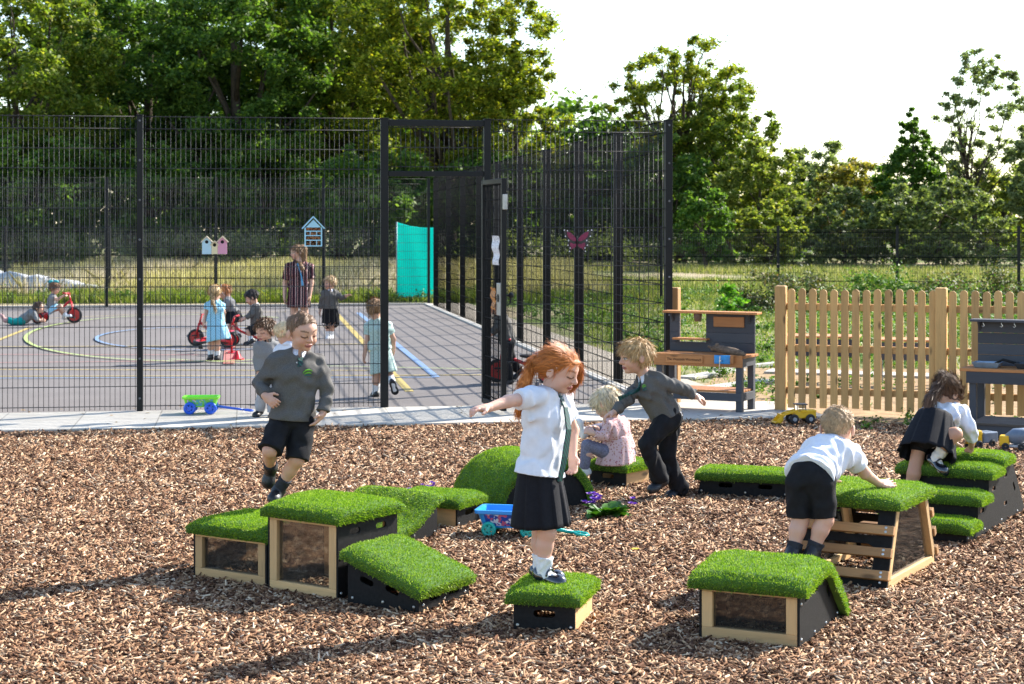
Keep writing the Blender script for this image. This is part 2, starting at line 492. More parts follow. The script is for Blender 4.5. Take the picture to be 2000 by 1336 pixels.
    def sweater(s, mat, ext=.015, hem=.0, to=1.92, name='sweater', seed=0, neckdrop=.0, amp=.0045, cuff=True, flare=0.0):
        j, S = s.J, s.S; d = Sdf(s.vox)
        s.torso(d, ext*S)
        low = j['hip']+s.spine*hem
        d.cone(low-s.spine*.03, j['hip']+s.spine*.05, .078*S+ext+flare, .075*S+ext, .02, s.lat, 1.3)
        ends = []
        for sd in 'RL':
            e = s.arm(d, sd, ext*S*.72, to=to, k=.009); a = nrm((j['wr'+sd] if to > 1 else j['el'+sd])-(j['el'+sd] if to > 1 else j['sh'+sd]))
            ends.append((e+a*(.002), a))
        fo = folds(amp*S, s.seed+seed); hp = plane(low, -s.spine)
        nk = j['neck']+s.spine*.012*S+s.fwd*.028*S
        def post(D, X, Y, Z):
            D = D+fo(X, Y, Z)
            D = np.maximum(D, hp(X, Y, Z))
            for e, a in ends:
                dist = np.sqrt((X-e[0])**2+(Y-e[1])**2+(Z-e[2])**2)
                D = np.where(dist < .072*S, np.maximum(D, plane(e, a)(X, Y, Z)), D)
            dn = np.sqrt((X-nk[0])**2+(Y-nk[1])**2+(Z-nk[2])**2)-.046*S
            return np.maximum(D, -dn)
        P, Q = d.mesh(post)
        return s.put(name, P, Q, mat)
    def collar(s, mat=None, dark=False):
        "folded shirt collar: two leaves round the neck"
        j, S = s.J, s.S; up, lat, fw = s.spine, s.lat, s.fwd; c = j['neck']
        V = []; Fc = []; n = 22
        for i in range(n+1):
            t = -PI*.93+2*PI*.93*i/n; fr = math.cos(t)  # 0 = back of the neck, ends meet in front
            o = lat*math.sin(t)-fw*fr
            ext = 0.0 if abs(t) < 2 else (abs(t)-2)/.92
            for rr, zz in ((.041, .038), (.047, .043), (.068+.014*ext, .004-.04*ext), (.062+.012*ext, .0-.04*ext)):
                V.append(c+o*rr*S+up*zz*S-up*.012*S*(1-fr)*.5)
        for i in range(n):
            for k in range(4):
                k2 = (k+1) % 4; Fc.append((i*4+k, i*4+k2, i*4+4+k2, i*4+4+k))
        me = bpy.data.meshes.new('collar'); me.from_pydata([tuple(v-s.off) for v in V], [], Fc+[(0, 1, 2, 3), tuple(n*4+k for k in (3, 2, 1, 0))]); me.update()
        o = link('shirt_collar', me, mat or M_WHITE, s.root, smooth=True)
        return o
    def strip(s, name, pts, ws, mat, t=.005, nrmdir=None):
        "cloth band (tie, belt, emblem bar) through points"
        pts = [V3(p) for p in pts]; V = []; Fc = []
        for i, p in enumerate(pts):
            a = nrm(pts[min(i+1, len(pts)-1)]-pts[max(i-1, 0)]); n = nrm((s.fwd if nrmdir is None else V3(nrmdir)))
            b = nrm(np.cross(a, n)); n = np.cross(b, a)
            for sx, sy in ((-1, -1), (1, -1), (1, 1), (-1, 1)): V.append(p+b*sx*ws[i]/2+n*sy*t/2-s.off)
        for i in range(len(pts)-1):
            for k in range(4): Fc.append((i*4+k, i*4+(k+1) % 4, i*4+4+(k+1) % 4, i*4+4+k))
        Fc += [(0, 1, 2, 3), tuple((len(pts)-1)*4+k for k in (3, 2, 1, 0))]
        me = bpy.data.meshes.new(name); me.from_pydata([tuple(v) for v in V], [], Fc); me.update()
        return link(name, me, mat, s.root, smooth=False)
    def shorts(s, mat, to=.9, ext=.016, flare=.022, name='shorts', seed=3, up=.05, amp=.004):
        j, S = s.J, s.S; d = Sdf(s.vox)
        d.cone(j['hip']-s.spine*.01, j['hip']+s.spine*up*S, .078*S+ext*.6, .073*S+ext*.4, .03, s.lat, 1.36)
        d.cone(j['hipR'], j['hipL'], .064*S+ext*.8, .064*S+ext*.8, .02)
        ends = []
        for sd in 'RL':
            e = s.leg(d, sd, ext, to, flare, k=.008); a = nrm(j['kn'+sd]-j['hip'+sd]) if to <= 1 else nrm(j['an'+sd]-j['kn'+sd]); ends.append((e, a))
        fo = folds(amp*S, s.seed+seed, .09)
        def post(D, X, Y, Z):
            D = D+fo(X, Y, Z)
            for e, a in ends:
                dist = np.sqrt((X-e[0])**2+(Y-e[1])**2+(Z-e[2])**2)
                D = np.where(dist < (.088 if to <= 1 else .068)*S, np.maximum(D, plane(e, a)(X, Y, Z)), D)
            return D
        P, Q = d.mesh(post)
        return s.put(name, P, Q, mat)
    def skirt(s, mat, waist, hem, rw, rh, pleats=14, amp=.10, name='skirt', lat=None, seed=0, wav=.0, sc=(1.25, 1.2), drop=None):
        "pleated cloth cone from a waist point to a hem point"
        a, b = V3(waist), V3(hem); ax = nrm(b-a); la = nrm((s.lat if lat is None else V3(lat))); la = nrm(la-ax*(la@ax)); fw = np.cross(ax, la)
        n, m = pleats*12, 14; V = []; rg = np.random.default_rng(seed+5)
        ph = rg.uniform(-.25, .25, pleats)
        for lay in (0, 1):
            for k in range(m+1):
                t = k/m; c = a+(b-a)*t; r = rw+(rh-rw)*(t**.8); e = sc[0]+(sc[1]-sc[0])*t
                for i in range(n):
                    u = i/n*pleats; pi_ = int(u); fr = (u-pi_+ph[pi_]*.5) % 1.0
                    pl = (fr if fr < .86 else (1-fr)*6.1)-.45
                    th = 2*PI*i/n
                    rr = r*(1+amp*pl*(.25+.75*t))+wav*t*math.sin(3*th+seed)-(lay*.004)
                    V.append(c+(la*math.cos(th)*e+fw*math.sin(th))*rr+ax*(wav*t*math.sin(2*th+1+seed))-s.off)
        Fc = []; N = (m+1)*n
        for k in range(m):
            for i in range(n):
                i2 = (i+1) % n; Fc.append((k*n+i, k*n+i2, (k+1)*n+i2, (k+1)*n+i))
                Fc.append((N+k*n+i, N+(k+1)*n+i, N+(k+1)*n+i2, N+k*n+i2))
        for i in range(n):
            i2 = (i+1) % n; Fc.append((m*n+i, m*n+i2, N+m*n+i2, N+m*n+i)); Fc.append((i, N+i, N+i2, i2))
        me = np_mesh(name, np.array(V), np.array(Fc), 4)
        return link(name, me, mat, s.root, smooth=True)
    def foot(s, sd):
        j = s.J; an = j['an'+sd]; to = j['to'+sd]; shin = nrm(j['kn'+sd]-an); fwd = nrm(to-an-shin*((to-an)@shin)*.55)
        up = nrm(shin-fwd*(shin@fwd)); return an, fwd, up, np.cross(fwd, up), shin
    def shoes(s, mat, style='boot', sock=None, sock_h=.07, sockmat=None):
        j, S = s.J, s.S
        for sd in 'RL':
            an, fwd, up, la, shin = s.foot(sd); Mx = np.stack([la, fwd, up], 1)
            base = an-up*.048*S
            d = Sdf(max(.004, s.vox*.85))
            L = .175*S; hl = base-fwd*.045*S
            d.ell(hl+fwd*.035*S+up*.022*S, Mx, V3((.031, .047, .038))*S, .02)
            d.cone(hl+fwd*.04*S+up*.012*S, hl+fwd*(L-.042*S)+up*.012*S, .03*S, .033*S, .02, la, 1.08)
            d.ell(hl+fwd*(L-.045*S)+up*.012*S, Mx, V3((.037, .045, .034))*S, .02)
            if style == 'boot': d.cone(an-up*.02*S, an+shin*.012*S-fwd*.004, .039*S, .037*S, .02)
            sole = plane(base-up*.004*S, -up)
            c = an+fwd*.032*S+up*.012*S
            def post(D, X, Y, Z):
                D = np.maximum(D, sole(X, Y, Z))
                if style == 'strap':
                    q = [((X-c[0])*Mx[0, i]+(Y-c[1])*Mx[1, i]+(Z-c[2])*Mx[2, i]) for i in range(3)]
                    e = (np.sqrt((q[0]/.027)**2+(q[1]/.05)**2+(q[2]/.042)**2)-1)*.027
                    D = np.maximum(D, -e)
                return D
            P, Q = d.mesh(post); sh = s.put('shoe', P, Q, mat)
            if style == 'strap':
                mb = MB(); cc = base+fwd*.035*S+up*.035*S
                pts = [cc+la*.034*S*math.cos(t)+up*(.026*S*math.sin(t)) for t in np.linspace(-.2, PI+.2, 12)]
                mb.tube([Vector(p-s.off) for p in pts], .0055*S, 6); o = mb.build('strap', mat, None, smooth=True); o.parent = sh
            if sockmat:
                d = Sdf(s.vox); e = an+shin*sock_h*S
                d.cone(an-up*.02*S, e, .034*S, .041*S, .01); d.cone(an-up*.022*S, an+fwd*.07*S-up*.035*S, .033*S, .026*S, .012)
                cp = plane(e, shin); fo = folds(.0025, s.seed+9, .03)
                P, Q = d.mesh(lambda D, X, Y, Z: np.maximum(D+fo(X, Y, Z), cp(X, Y, Z)))
                s.put('sock', P, Q, sockmat)
    def hair(s, color, thick=.035, style='short', strands=900, L=.03, pony=None, line=None, lift=.15, extra=None, width=.0035, bun=None, puff=0.0):
        hs, M = s.hs, s.M; d = Sdf(s.vox)
        t = thick
        d.ell(s.W((0, -.075, .135)), M, V3((.365+t, .44+t, .375+t))*hs, .01)
        if style in ('short', 'mop'): d.ell(s.W((0, .12, .2)), M, V3((.31+t, .27+t, .22+t))*hs, .02)
        ln = line or ([-.6, -.2, -.02, .1, .24, .36, .6], [-.3, -.3, -.12, .0, .16, .27, .3])
        head, MI = s.J['head'], M
        fo = folds(.004+puff, s.seed+4, .035)
        def post(D, X, Y, Z):
            y = ((X-head[0])*M[0, 1]+(Y-head[1])*M[1, 1]+(Z-head[2])*M[2, 1])/hs
            z = ((X-head[0])*M[0, 2]+(Y-head[1])*M[1, 2]+(Z-head[2])*M[2, 2])/hs
            x = np.abs((X-head[0])*M[0, 0]+(Y-head[1])*M[1, 0]+(Z-head[2])*M[2, 0])/hs
            zl = np.interp(y.ravel(), *ln).reshape(y.shape)
            return np.maximum(D+fo(X, Y, Z), -(z-zl)*hs*.8)
        P, Q = d.mesh(post)
        # locks: thin ribbons combed along the flow
        rg = np.random.default_rng(s.seed+31)
        tri = P[Q]; cen = tri.mean(1); nn = np.cross(tri[:, 1]-tri[:, 0], tri[:, 2]-tri[:, 0]); nn /= np.linalg.norm(nn, axis=1)[:, None]+1e-9
        q = ((cen-head)@M)/hs; rel = cen-s.W((0, -.05, .1)); outw = (nn*rel).sum(1)/(np.linalg.norm(rel, axis=1)+1e-9) > .62
        idx = np.nonzero(outw)[0]
        pick = rg.choice(idx, strands)
        root = cen[pick]; nor = nn[pick]
        if pony is not None:
            tgt = s.W(pony); fl = (tgt-root)/np.linalg.norm(tgt-root, axis=1)[:, None]-M[:, 2]*.15
        else:
            w = s.W((.0, -.2, .5)); fl = (root-w)/np.linalg.norm(root-w, axis=1)[:, None]+M[:, 2]*-.35-np.array([0, 0, .3 if style == 'mop' else 0])
            if style == 'mop': fl = fl+M[:, 1]*(((root-head)@M[:, 1])/hs > 0)[:, None]*.5
        fl = fl+rg.normal(size=fl.shape)*(.12 if style == 'mop' else .06 if pony is not None else .18)*np.linalg.norm(fl, axis=1)[:, None]
        fl -= nor*(fl*nor).sum(1)[:, None]; fl /= np.linalg.norm(fl, axis=1)[:, None]+1e-9
        V = [P]; F4 = [Q]; n0 = len(P)
        def ribbons(root, nor, fl, L, lift, width, bend=0.0):
            nonlocal n0
            k = len(root); ln_ = L*rg.uniform(.6, 1.3, k)[:, None]; sd = np.cross(fl, nor)*width*rg.uniform(.6, 1.4, k)[:, None]*.5
            p0 = root-nor*.002; p1 = root+fl*ln_*.5+nor*ln_*lift; p2 = root+fl*ln_+nor*ln_*(lift*1.1-bend)
            A_ = np.stack([p0-sd, p0+sd, p1-sd*.8, p1+sd*.8, p2-sd*.15, p2+sd*.15], 1).reshape(-1, 3)
            b = (n0+6*np.arange(k))[:, None]
            V.append(A_); F4.append(np.concatenate([b+[0, 1, 3, 2], b+[2, 3, 5, 4]])); n0 += len(A_)
        ribbons(root, nor, fl, L, lift, width)
        if extra:                                        # ponytail, plait or loose lengths: list of point chains with radii
            for chain, r0, r1 in extra:
                pts = [V3(p) for p in chain]; d2 = Sdf(s.vox)
                for i in range(len(pts)-1):
                    u = i/(len(pts)-1); v = (i+1)/(len(pts)-1)
                    d2.cone(pts[i], pts[i+1], r0+(r1-r0)*u, r0+(r1-r0)*v, .01)
                fo2 = folds(.004, s.seed+8, .03)
                P2, Q2 = d2.mesh(lambda D, X, Y, Z: D+fo2(X, Y, Z))
                V.append(P2); F4.append(Q2+n0); m0 = n0; n0 += len(P2)
                tr = P2[Q2]; c2 = tr.mean(1); n2 = np.cross(tr[:, 1]-tr[:, 0], tr[:, 2]-tr[:, 0]); n2 /= np.linalg.norm(n2, axis=1)[:, None]+1e-9
                pk = rg.choice(len(c2), max(120, strands//3)); seg = np.stack(pts)
                nearest = np.argmin(np.linalg.norm(c2[pk][:, None]-seg[None, :-1], axis=2), 1)
                f2 = seg[nearest+1]-seg[nearest]; f2 = f2+rg.normal(size=f2.shape)*.2*np.linalg.norm(f2, axis=1)[:, None]
                nr = n2[pk]; f2 -= nr*(f2*nr).sum(1)[:, None]*.7; f2 /= np.linalg.norm(f2, axis=1)[:, None]+1e-9
                ribbons(c2[pk], nr, f2, max(L, .06), lift*.9, width)
        hm = hair_mat('hair', color)
        return s.put('hair', np.concatenate(V), np.concatenate(F4), hm)
    def emblem(s, px, py, dy=-.0, sz=.028, Yref=None):
        "school crest: green swoosh arcs over a teal bar, stitched to the chest"
        c = V3(A(px, py, (Yref or s.Y0)+dy)); up = s.spine; lt = -s.lat
        mb = MB()
        for k, (r, w) in enumerate(((1.0, .2), (.62, .16), (.3, .12))):
            P = []
            for i in range(9):
                t = PI*(.95-.8*i/8); P.append((c+lt*(r*math.cos(t))*sz*.8+up*(r*.75*math.sin(t)-.1)*sz, (w*math.sin(PI*(i+.6)/9.2)+.04)*sz))
            V = []
            for p, w_ in P:
                for a, b in ((-1, 0), (1, 0)): V.append(p+up*a*w_*.6-s.off)
            for p, w_ in P:
                for a in (-1, 1): V.append(p+up*a*w_*.6-s.fwd*.004-s.off)
            fs = [(2*i, 2*i+1, 2*i+3, 2*i+2) for i in range(8)]+[(18+2*i, 18+2*i+2, 18+2*i+3, 18+2*i+1) for i in range(8)]
            mb.mi = 0 if k != 1 else 1
            mb.poly(V, fs)
        mb.mi = 1
        p = c-up*sz*.55
        V = [p+lt*a*sz*.95+up*b*sz*.1+s.fwd*e-s.off for a, b, e in ((-1,-1,0),(1,-1,0),(1,1,0),(-1,1,0),(-1,-1,-.004),(1,-1,-.004),(1,1,-.004),(-1,1,-.004))]
        mb.poly(V, [(0,1,2,3),(7,6,5,4),(0,4,5,1),(1,5,6,2),(2,6,7,3),(3,7,4,0)])
        return mb.build('emblem', [flat('crest_green', (.16, .45, .03), .6), flat('crest_teal', (.02, .12, .13), .6)], s.root)
from mathutils.bvhtree import BVHTree
def on_mesh(o, root, px, py):
    "point and normal where the sight line through a pixel meets a mesh"
    off = Vector(root.location)
    bv = BVHTree.FromPolygons([v.co+off for v in o.data.vertices], [tuple(p.vertices) for p in o.data.polygons])
    cam = Vector((0, 0, H)); d = (A(px, py, 10)-cam).normalized()
    h = bv.ray_cast(cam, d)
    return (h[0], h[1]) if h[0] is not None else (None, None)
def crest(p, garment, px, py, sz):
    hit, n = on_mesh(garment, p.root, px, py)
    if hit is None: return
    if n.dot(Vector((0, -1, 0))) < 0: n = -n
    up = Vector(p.spine); up = (up-n*up.dot(n)).normalized(); lt = up.cross(n)
    c = hit+n*.004-Vector(p.root.location); mb = MB()
    def patch(pts2):
        V = [c+lt*a+up*b for a, b in pts2]+[c+lt*a+up*b-n*.004 for a, b in pts2]; k = len(pts2)
        mb.poly(V, [tuple(range(k)), tuple(range(2*k-1, k-1, -1))]+[(i, i+k, (i+1) % k+k, (i+1) % k) for i in range(k)])
    def arc(r, h, w, x0, y0, a0, a1, n_=9):
        ou = []; inn = []
        for i in range(n_+1):
            t = math.radians(a0+(a1-a0)*i/n_); th = w*math.sin(PI*(i+.4)/(n_+.8))
            ou.append(((x0+r*math.cos(t))*sz, (y0+h*math.sin(t)+th)*sz)); inn.append(((x0+r*math.cos(t))*sz, (y0+h*math.sin(t)-th)*sz))
        for i in range(n_): patch([ou[i], ou[i+1], inn[i+1], inn[i]])
    arc(1.0, .85, .12, 0, -.05, 175, 30); arc(.75, .45, .13, .1, -.12, 175, 20)
    mb.mi = 1
    arc(.8, .18, .07, .0, -.28, 180, 5)
    for k in range(7): patch([((-.85+.25*k)*sz, -.78*sz), ((-.85+.25*k+.16)*sz, -.78*sz), ((-.85+.25*k+.16)*sz, -.58*sz), ((-.85+.25*k)*sz, -.58*sz)])
    mb.build('emblem', [flat('crest_green', (.13, .42, .03), .6), flat('crest_teal', (.01, .13, .14), .6)], garment)
def tie_mat():
    t = NT('striped_tie'); tc = t.n('ShaderNodeTexCoord'); w = t.n('ShaderNodeTexWave', Scale=22.0, Distortion=.3); w.bands_direction = 'DIAGONAL'
    t.l(tc.outputs['Object'], w.inputs['Vector'])
    return t.bsdf(t.ramp(w.outputs['Fac'], [(.62, (.004, .018, .026)), (.68, (.0, .085, .06))]), .55)
M_TIE = tie_mat()
M_SHOE = flat('black_leather', (.012, .012, .014), .45, var=.3)
M_PATENT = flat('patent_leather', (.01, .012, .02), .12, .7, coat=.6, var=.2, bstr=.02)
M_SOCKW = cloth('white_sock', (.72, .72, .72), var=.06)
M_SOCKD = cloth('dark_sock', (.03, .032, .04), var=.2)
M_NAVY = cloth('black_gaberdine', (.010, .0105, .014), var=.2, scale=50)
def gingham(name, c, c2, sc=60):
    t = NT(name); tc = t.n('ShaderNodeTexCoord'); ck = t.n('ShaderNodeTexChecker', Scale=sc, Color1=(*c, 1), Color2=(*c2, 1)); t.l(tc.outputs['Object'], ck.inputs['Vector'])
    return t.bsdf(ck.outputs['Color'], .85, .2)

# ---- boy stepping over the boxes
p = Person('boy in grey sweater and black shorts stepping up behind the tall turf cube', 9.95, dict(
    head=(591, 648, -.03), neck=(582, 692, 0), shR=(538, 710, -.04), shL=(620, 709, .04), elR=(509, 748, -.02), wrR=(517, 773, -.11), hdR=(540, 791, -.15),
    elL=(639, 762, .03), wrL=(631, 807, -.03), hdL=(606, 842, -.06), hip=(571, 812, 0), hipR=(551, 822, -.01), hipL=(592, 822, .02),
    knR=(527, 880, -.12), anR=(528, 915, .08), toR=(521, 962, .14), knL=(580, 898, -.05), anL=(547, 953, .02), toL=(537, 972, -.11)),
    S=.95, hs=.208, look=(38, 15, 4), vox=.0042, hair=(.16, .10, .06), eyes='down').body(curl=(.7, .45))
sw = p.sweater(M_SWEAT, .022, hem=-.02, to=1.93, amp=.0065, flare=.006)
crest(p, sw, 601, 731, .034)
p.collar()
a = [p.J['neck']+p.fwd*.062-p.spine*.012, p.J['neck']+p.fwd*.078-p.spine*.03, p.J['neck']+p.fwd*.085-p.spine*.062]
p.strip('tie', a, [.034, .022, .03], M_TIE, .01)
p.shorts(M_BLACK, 1.0, .012, .014, amp=.005, up=.0)
p.shoes(M_SHOE, 'boot', sockmat=M_SOCKD, sock_h=.075)
p.hair((.20, .12, .07), .012, 'short', 2600, .010, lift=.35, width=.0028, line=([-.6, -.26, -.19, -.02, .06, .2, .34, .6], [-.3, -.3, .02, .06, .04, .25, .375, .42]))
# ---- red haired girl balancing on the step
p = Person('red haired girl in white shirt and black skirt balancing on a small turf step', 8.45, dict(
    head=(1093, 724, 0), neck=(1074, 770, .02), shR=(1045, 775, -.085), shL=(1096, 780, .10), elR=(992, 784, -.2), wrR=(953, 797, -.29), hdR=(924, 799, -.33), pnR=(945, 860, -.3),
    elL=(1119, 840, .19), wrL=(1119, 890, .13), hdL=(1120, 930, .09), hip=(1054, 912, 0), hipR=(1045, 932, -.045), hipL=(1063, 932, .045),
    knR=(1069, 1040, -.06), anR=(1062, 1112, -.05), toR=(1100, 1131, -.1), knL=(1057, 1038, .06), anL=(1056, 1107, .06), toL=(1103, 1124, .02)),
    S=1.0, hs=.205, look=(66, 20, 0), vox=.0042, skin=(.66, .40, .30), hair=(.42, .13, .03), eyes='down').body(curl=(.75, .6))
p.sweater(M_WHITE, .018, hem=-.035, to=.62, name='shirt', amp=.006, flare=.026)
p.collar()
f = p.fwd; k = p.J['neck']
p.strip('tie', [k+f*.06-p.spine*.0, k+f*.10-p.spine*.05, k+f*.135-p.spine*.15, k+f*.135-p.spine*.28, k+f*.125-p.spine*.40], [.028, .03, .038, .044, .03], M_TIE, .008)
p.skirt(M_NAVY, A(1053, 897, 8.45), A(1057, 1026, 8.45), .084, .136, pleats=11, amp=.16, sc=(1.2, 1.12))
p.shoes(M_PATENT, 'strap', sockmat=M_SOCKW, sock_h=.062)
pb = p.W((0, -.55, .0))
tail = [pb+p.M[:, 1]*.03, pb-p.M[:, 1]*.035-V3((0, 0, .01)), V3(A(1024, 748, 8.44)), V3(A(1016, 776, 8.43)), V3(A(1014, 800, 8.45))]
p.hair((.48, .15, .028), .036, 'short', 4600, .06, pony=(0, -.55, .0), line=([-.6, -.2, -.06, .08, .2, .34, .6], [-.3, -.3, -.1, .06, .2, .30, .33]), lift=.015,
       extra=[(tail, .03, .02), ([p.W((-.25, .33, .33)), p.W((-.34, .40, .12)), p.W((-.36, .38, -.1)), p.W((-.34, .33, -.28))], .007, .003)], width=.0024)
# ---- blond boy leaning forward
p = Person('blond boy in grey sweater and long black trousers striding with arms spread', 12.2, dict(
    head=(1240, 697, -.02), neck=(1262, 738, 0), shR=(1253, 750, .09), shL=(1290, 745, -.09), elR=(1226, 780, -.02), wrR=(1199, 806, -.1), hdR=(1178, 816, -.13),
    elL=(1327, 757, -.09), wrL=(1357, 773, -.05), hdL=(1377, 781, -.03), hip=(1303, 815, 0), hipR=(1306, 828, .07), hipL=(1298, 828, -.07),
    knL=(1262, 868, -.12), anL=(1291, 934, -.04), toL=(1256, 953, -.12), knR=(1303, 893, .05), anR=(1325, 948, .08), toR=(1290, 966, .0)),
    S=1.02, hs=.232, look=(-72, 6, 0), vox=.0048, hair=(.42, .27, .12)).body(curl=(.8, 1.0))
sw = p.sweater(M_SWEAT, .018, hem=.0, to=1.93, amp=.006)
sw2 = p.sweater(M_WHITE, .010, hem=-.035, to=.5, name='shirt', amp=.003)
crest(p, sw, 1259, 757, .024)
p.collar()
k = p.J['neck']
p.strip('tie', [k+p.fwd*.06, k+p.fwd*.1-p.spine*.04, V3(A(1231, 768, 12.05)), V3(A(1208, 779, 12.02))], [.028, .03, .036, .038], M_TIE, .008)
p.shorts(M_BLACK, 2.06, .014, .016, 'trousers', amp=.007)
p.shoes(M_SHOE, 'boot', sockmat=M_SOCKD, sock_h=.04)
p.hair((.50, .32, .145), .046, 'mop', 3200, .055, lift=.03, line=([-.6, -.2, -.02, .1, .24, .40, .6], [-.33, -.33, -.2, -.02, .14, .24, .26]), puff=.002)
# ---- toddler pulling on a sock
p = Person('pale haired toddler in pink floral dress sitting on a turf step pulling up her sock', 12.85, dict(
    head=(1184, 788, -.02), neck=(1198, 820, 0), shL=(1188, 829, -.075), shR=(1215, 826, .075), elL=(1180, 853, -.12), wrL=(1160, 847, -.14), hdL=(1144, 840, -.13),
    elR=(1190, 850, .1), wrR=(1160, 840, .04), hdR=(1144, 833, .0), hip=(1220, 886, 0), hipL=(1210, 893, -.05), hipR=(1220, 893, .06),
    knL=(1147, 870, -.1), anL=(1141, 918, -.1), toL=(1127, 930, -.1), knR=(1174, 838, .06), anR=(1143, 843, .0), toR=(1128, 814, -.02)),
    S=.84, hs=.215, look=(-125, 32, 0), vox=.0052, hair=(.7, .58, .38), skin=(.66, .42, .33)).body(curl=(.9, .9))
t = NT('pink_floral'); tc = t.n('ShaderNodeTexCoord'); vo = t.n('ShaderNodeTexVoronoi', Scale=62.0); t.l(tc.outputs['Object'], vo.inputs['Vector'])
M_FLORAL = t.bsdf(t.mix(t.ramp(vo.outputs['Distance'], [(.28, (0, 0, 0)), (.42, (1, 1, 1))]), t.ramp(t.noise(45, 2), [(.4, (.33, .09, .12)), (.6, (.5, .3, .2))]), (.62, .42, .42)), .85, .2)
M_LEGG = cloth('lilac_leggings', (.17, .17, .24), var=.35, scale=90)
p.sweater(M_FLORAL, .018, hem=.02, to=1.9, name='dress', amp=.005)
p.skirt(M_FLORAL, A(1208, 850, 12.85), A(1203, 909, 12.83), .088, .152, pleats=9, amp=.09, sc=(1.0, 1.0), wav=.008)
p.shorts(M_LEGG, 1.95, .008, .0, 'leggings', amp=.002)
p.shoes(M_SOCKW, 'boot')
p.hair((.62, .52, .36), .055, 'mop', 2200, .06, lift=.1, line=([-.6, -.2, .1, .26, .4, .6], [-.45, -.45, -.3, -.02, .2, .22]))
# ---- boy climbing onto the A-frame
p = Person('boy in white shirt and black shorts seen from behind, climbing the slatted frame', 9.2, dict(
    head=(1636, 836, .28), neck=(1630, 872, .24), shL=(1592, 888, .30), shR=(1664, 890, .2), elR=(1690, 925, .25), wrR=(1716, 944, .33), hdR=(1742, 944, .39),
    elL=(1592, 928, .42), wrL=(1616, 954, .5), hdL=(1640, 960, .52), hip=(1584, 925, .02), hipL=(1562, 940, .03), hipR=(1604, 942, -.02),
    knL=(1563, 1017, .02), anL=(1549, 1079, -.02), toL=(1558, 1093, .1), knR=(1611, 1016, -.02), anR=(1588, 1077, -.03), toR=(1596, 1091, .09)),
    S=1.06, hs=.222, look=(160, 14, 0), vox=.0045, hair=(.34, .22, .12), skin=(.64, .38, .28)).body(curl=(.15, .3))
p.sweater(M_WHITE, .022, hem=-.02, to=.6, name='shirt', amp=.0065, flare=.004)
p.collar(); p.shorts(M_BLACK, .92, .009, .004, amp=.005)
p.shoes(M_SHOE, 'boot', sockmat=M_SOCKD, sock_h=.05)
p.hair((.40, .27, .15), .018, 'short', 2600, .013, lift=.3, width=.0028, line=([-.6, -.26, -.19, -.02, .06, .2, .34, .6], [-.3, -.3, .02, .06, .04, .25, .375, .42]))
# ---- girl climbing the steps
p = Person('brown haired girl in white blouse and black skirt bending over the turf stairs', 11.1, dict(
    head=(1848, 772, .16), neck=(1850, 802, .2), shR=(1874, 806, .1), shL=(1836, 800, .32), elR=(1893, 836, .05), wrR=(1898, 860, .1), hdR=(1896, 880, .14),
    elL=(1852, 846, .4), wrL=(1862, 864, .42), hdL=(1868, 877, .44), hip=(1806, 846, .0), hipL=(1800, 852, .05), hipR=(1815, 854, -.05),
    knR=(1866, 848, -.12), anR=(1829, 893, -.08), toR=(1850, 912, -.14), knL=(1785, 925, -.02), anL=(1772, 1000, .02), toL=(1788, 1016, .1)),
    S=1.0, hs=.215, look=(128, 58, 0), vox=.0048, hair=(.10, .055, .03), skin=(.52, .30, .2)).body(curl=(1.0, .6))
p.sweater(M_WHITE, .024, hem=-.0, to=1.9, name='shirt', amp=.007)
p.shorts(M_NAVY, .42, .006, .0, 'undershorts')
p.skirt(M_NAVY, A(1826, 812, 11.16), A(1809, 890, 11.02), .108, .17, pleats=12, amp=.14, sc=(1.1, 1.08))
p.shoes(M_PATENT, 'strap', sockmat=M_SOCKW, sock_h=.07)
pb = p.W((0, -.5, .15))
p.hair((.115, .062, .035), .05, 'short', 2600, .07, pony=(0, -.5, .15), lift=.1, line=([-.6, -.2, -.05, .1, .26, .4, .6], [-.3, -.32, -.25, -.05, .14, .28, .3]),
       extra=[([pb, V3(A(1830, 765, 11.18)), V3(A(1818, 778, 11.14)), V3(A(1814, 796, 11.12))], .035, .03)])
# ---- the people further off, in the ball court
def stripes():
    t = NT('striped_crepe'); tc = t.n('ShaderNodeTexCoord'); sp = t.n('ShaderNodeSeparateXYZ'); t.l(tc.outputs['Object'], sp.inputs[0])
    m = t.n('ShaderNodeMath', operation='MULTIPLY'); m.inputs[1].default_value = 11.0; t.l(sp.outputs[0], m.inputs[0])
    fr = t.n('ShaderNodeMath', operation='FRACT'); t.l(m.outputs[0], fr.inputs[0])
    r = t.ramp(fr.outputs[0], [(0, (.012, .006, .012)), (.3, (.10, .018, .03)), (.5, (.55, .38, .34)), (.64, (.012, .006, .012)), (.9, (.5, .25, .22))])
    [n for n in t.t.nodes if n.type == 'VALTORGB'][0].color_ramp.interpolation = 'CONSTANT'
    return t.bsdf(r, .8, .2)
p = Person('long haired woman in a dark striped dress with a blue lanyard standing on the court', 28.5, dict(
    head=(580, 493, 0), neck=(584, 514, 0), shR=(564, 523, -.05), shL=(606, 524, .05), elR=(557, 552, .02), wrR=(556, 577, -.05), hdR=(556, 593, -.06),
    elL=(608, 552, .03), wrL=(605, 577, -.04), hdL=(604, 593, -.05), hip=(584, 572, 0), hipR=(575, 577, 0), hipL=(594, 577, 0),
    knR=(575, 618, 0), anR=(576, 658, .03), toR=(571, 665, -.15), knL=(595, 618, 0), anL=(593, 658, .03), toL=(594, 665, -.15)),
    S=1.42, hs=.228, look=(-58, 5, 0), vox=.009, hair=(.18, .1, .05)).body()
M_STR = stripes()
p.sweater(M_STR, .02, hem=-.05, to=.75, name='dress', amp=.006)
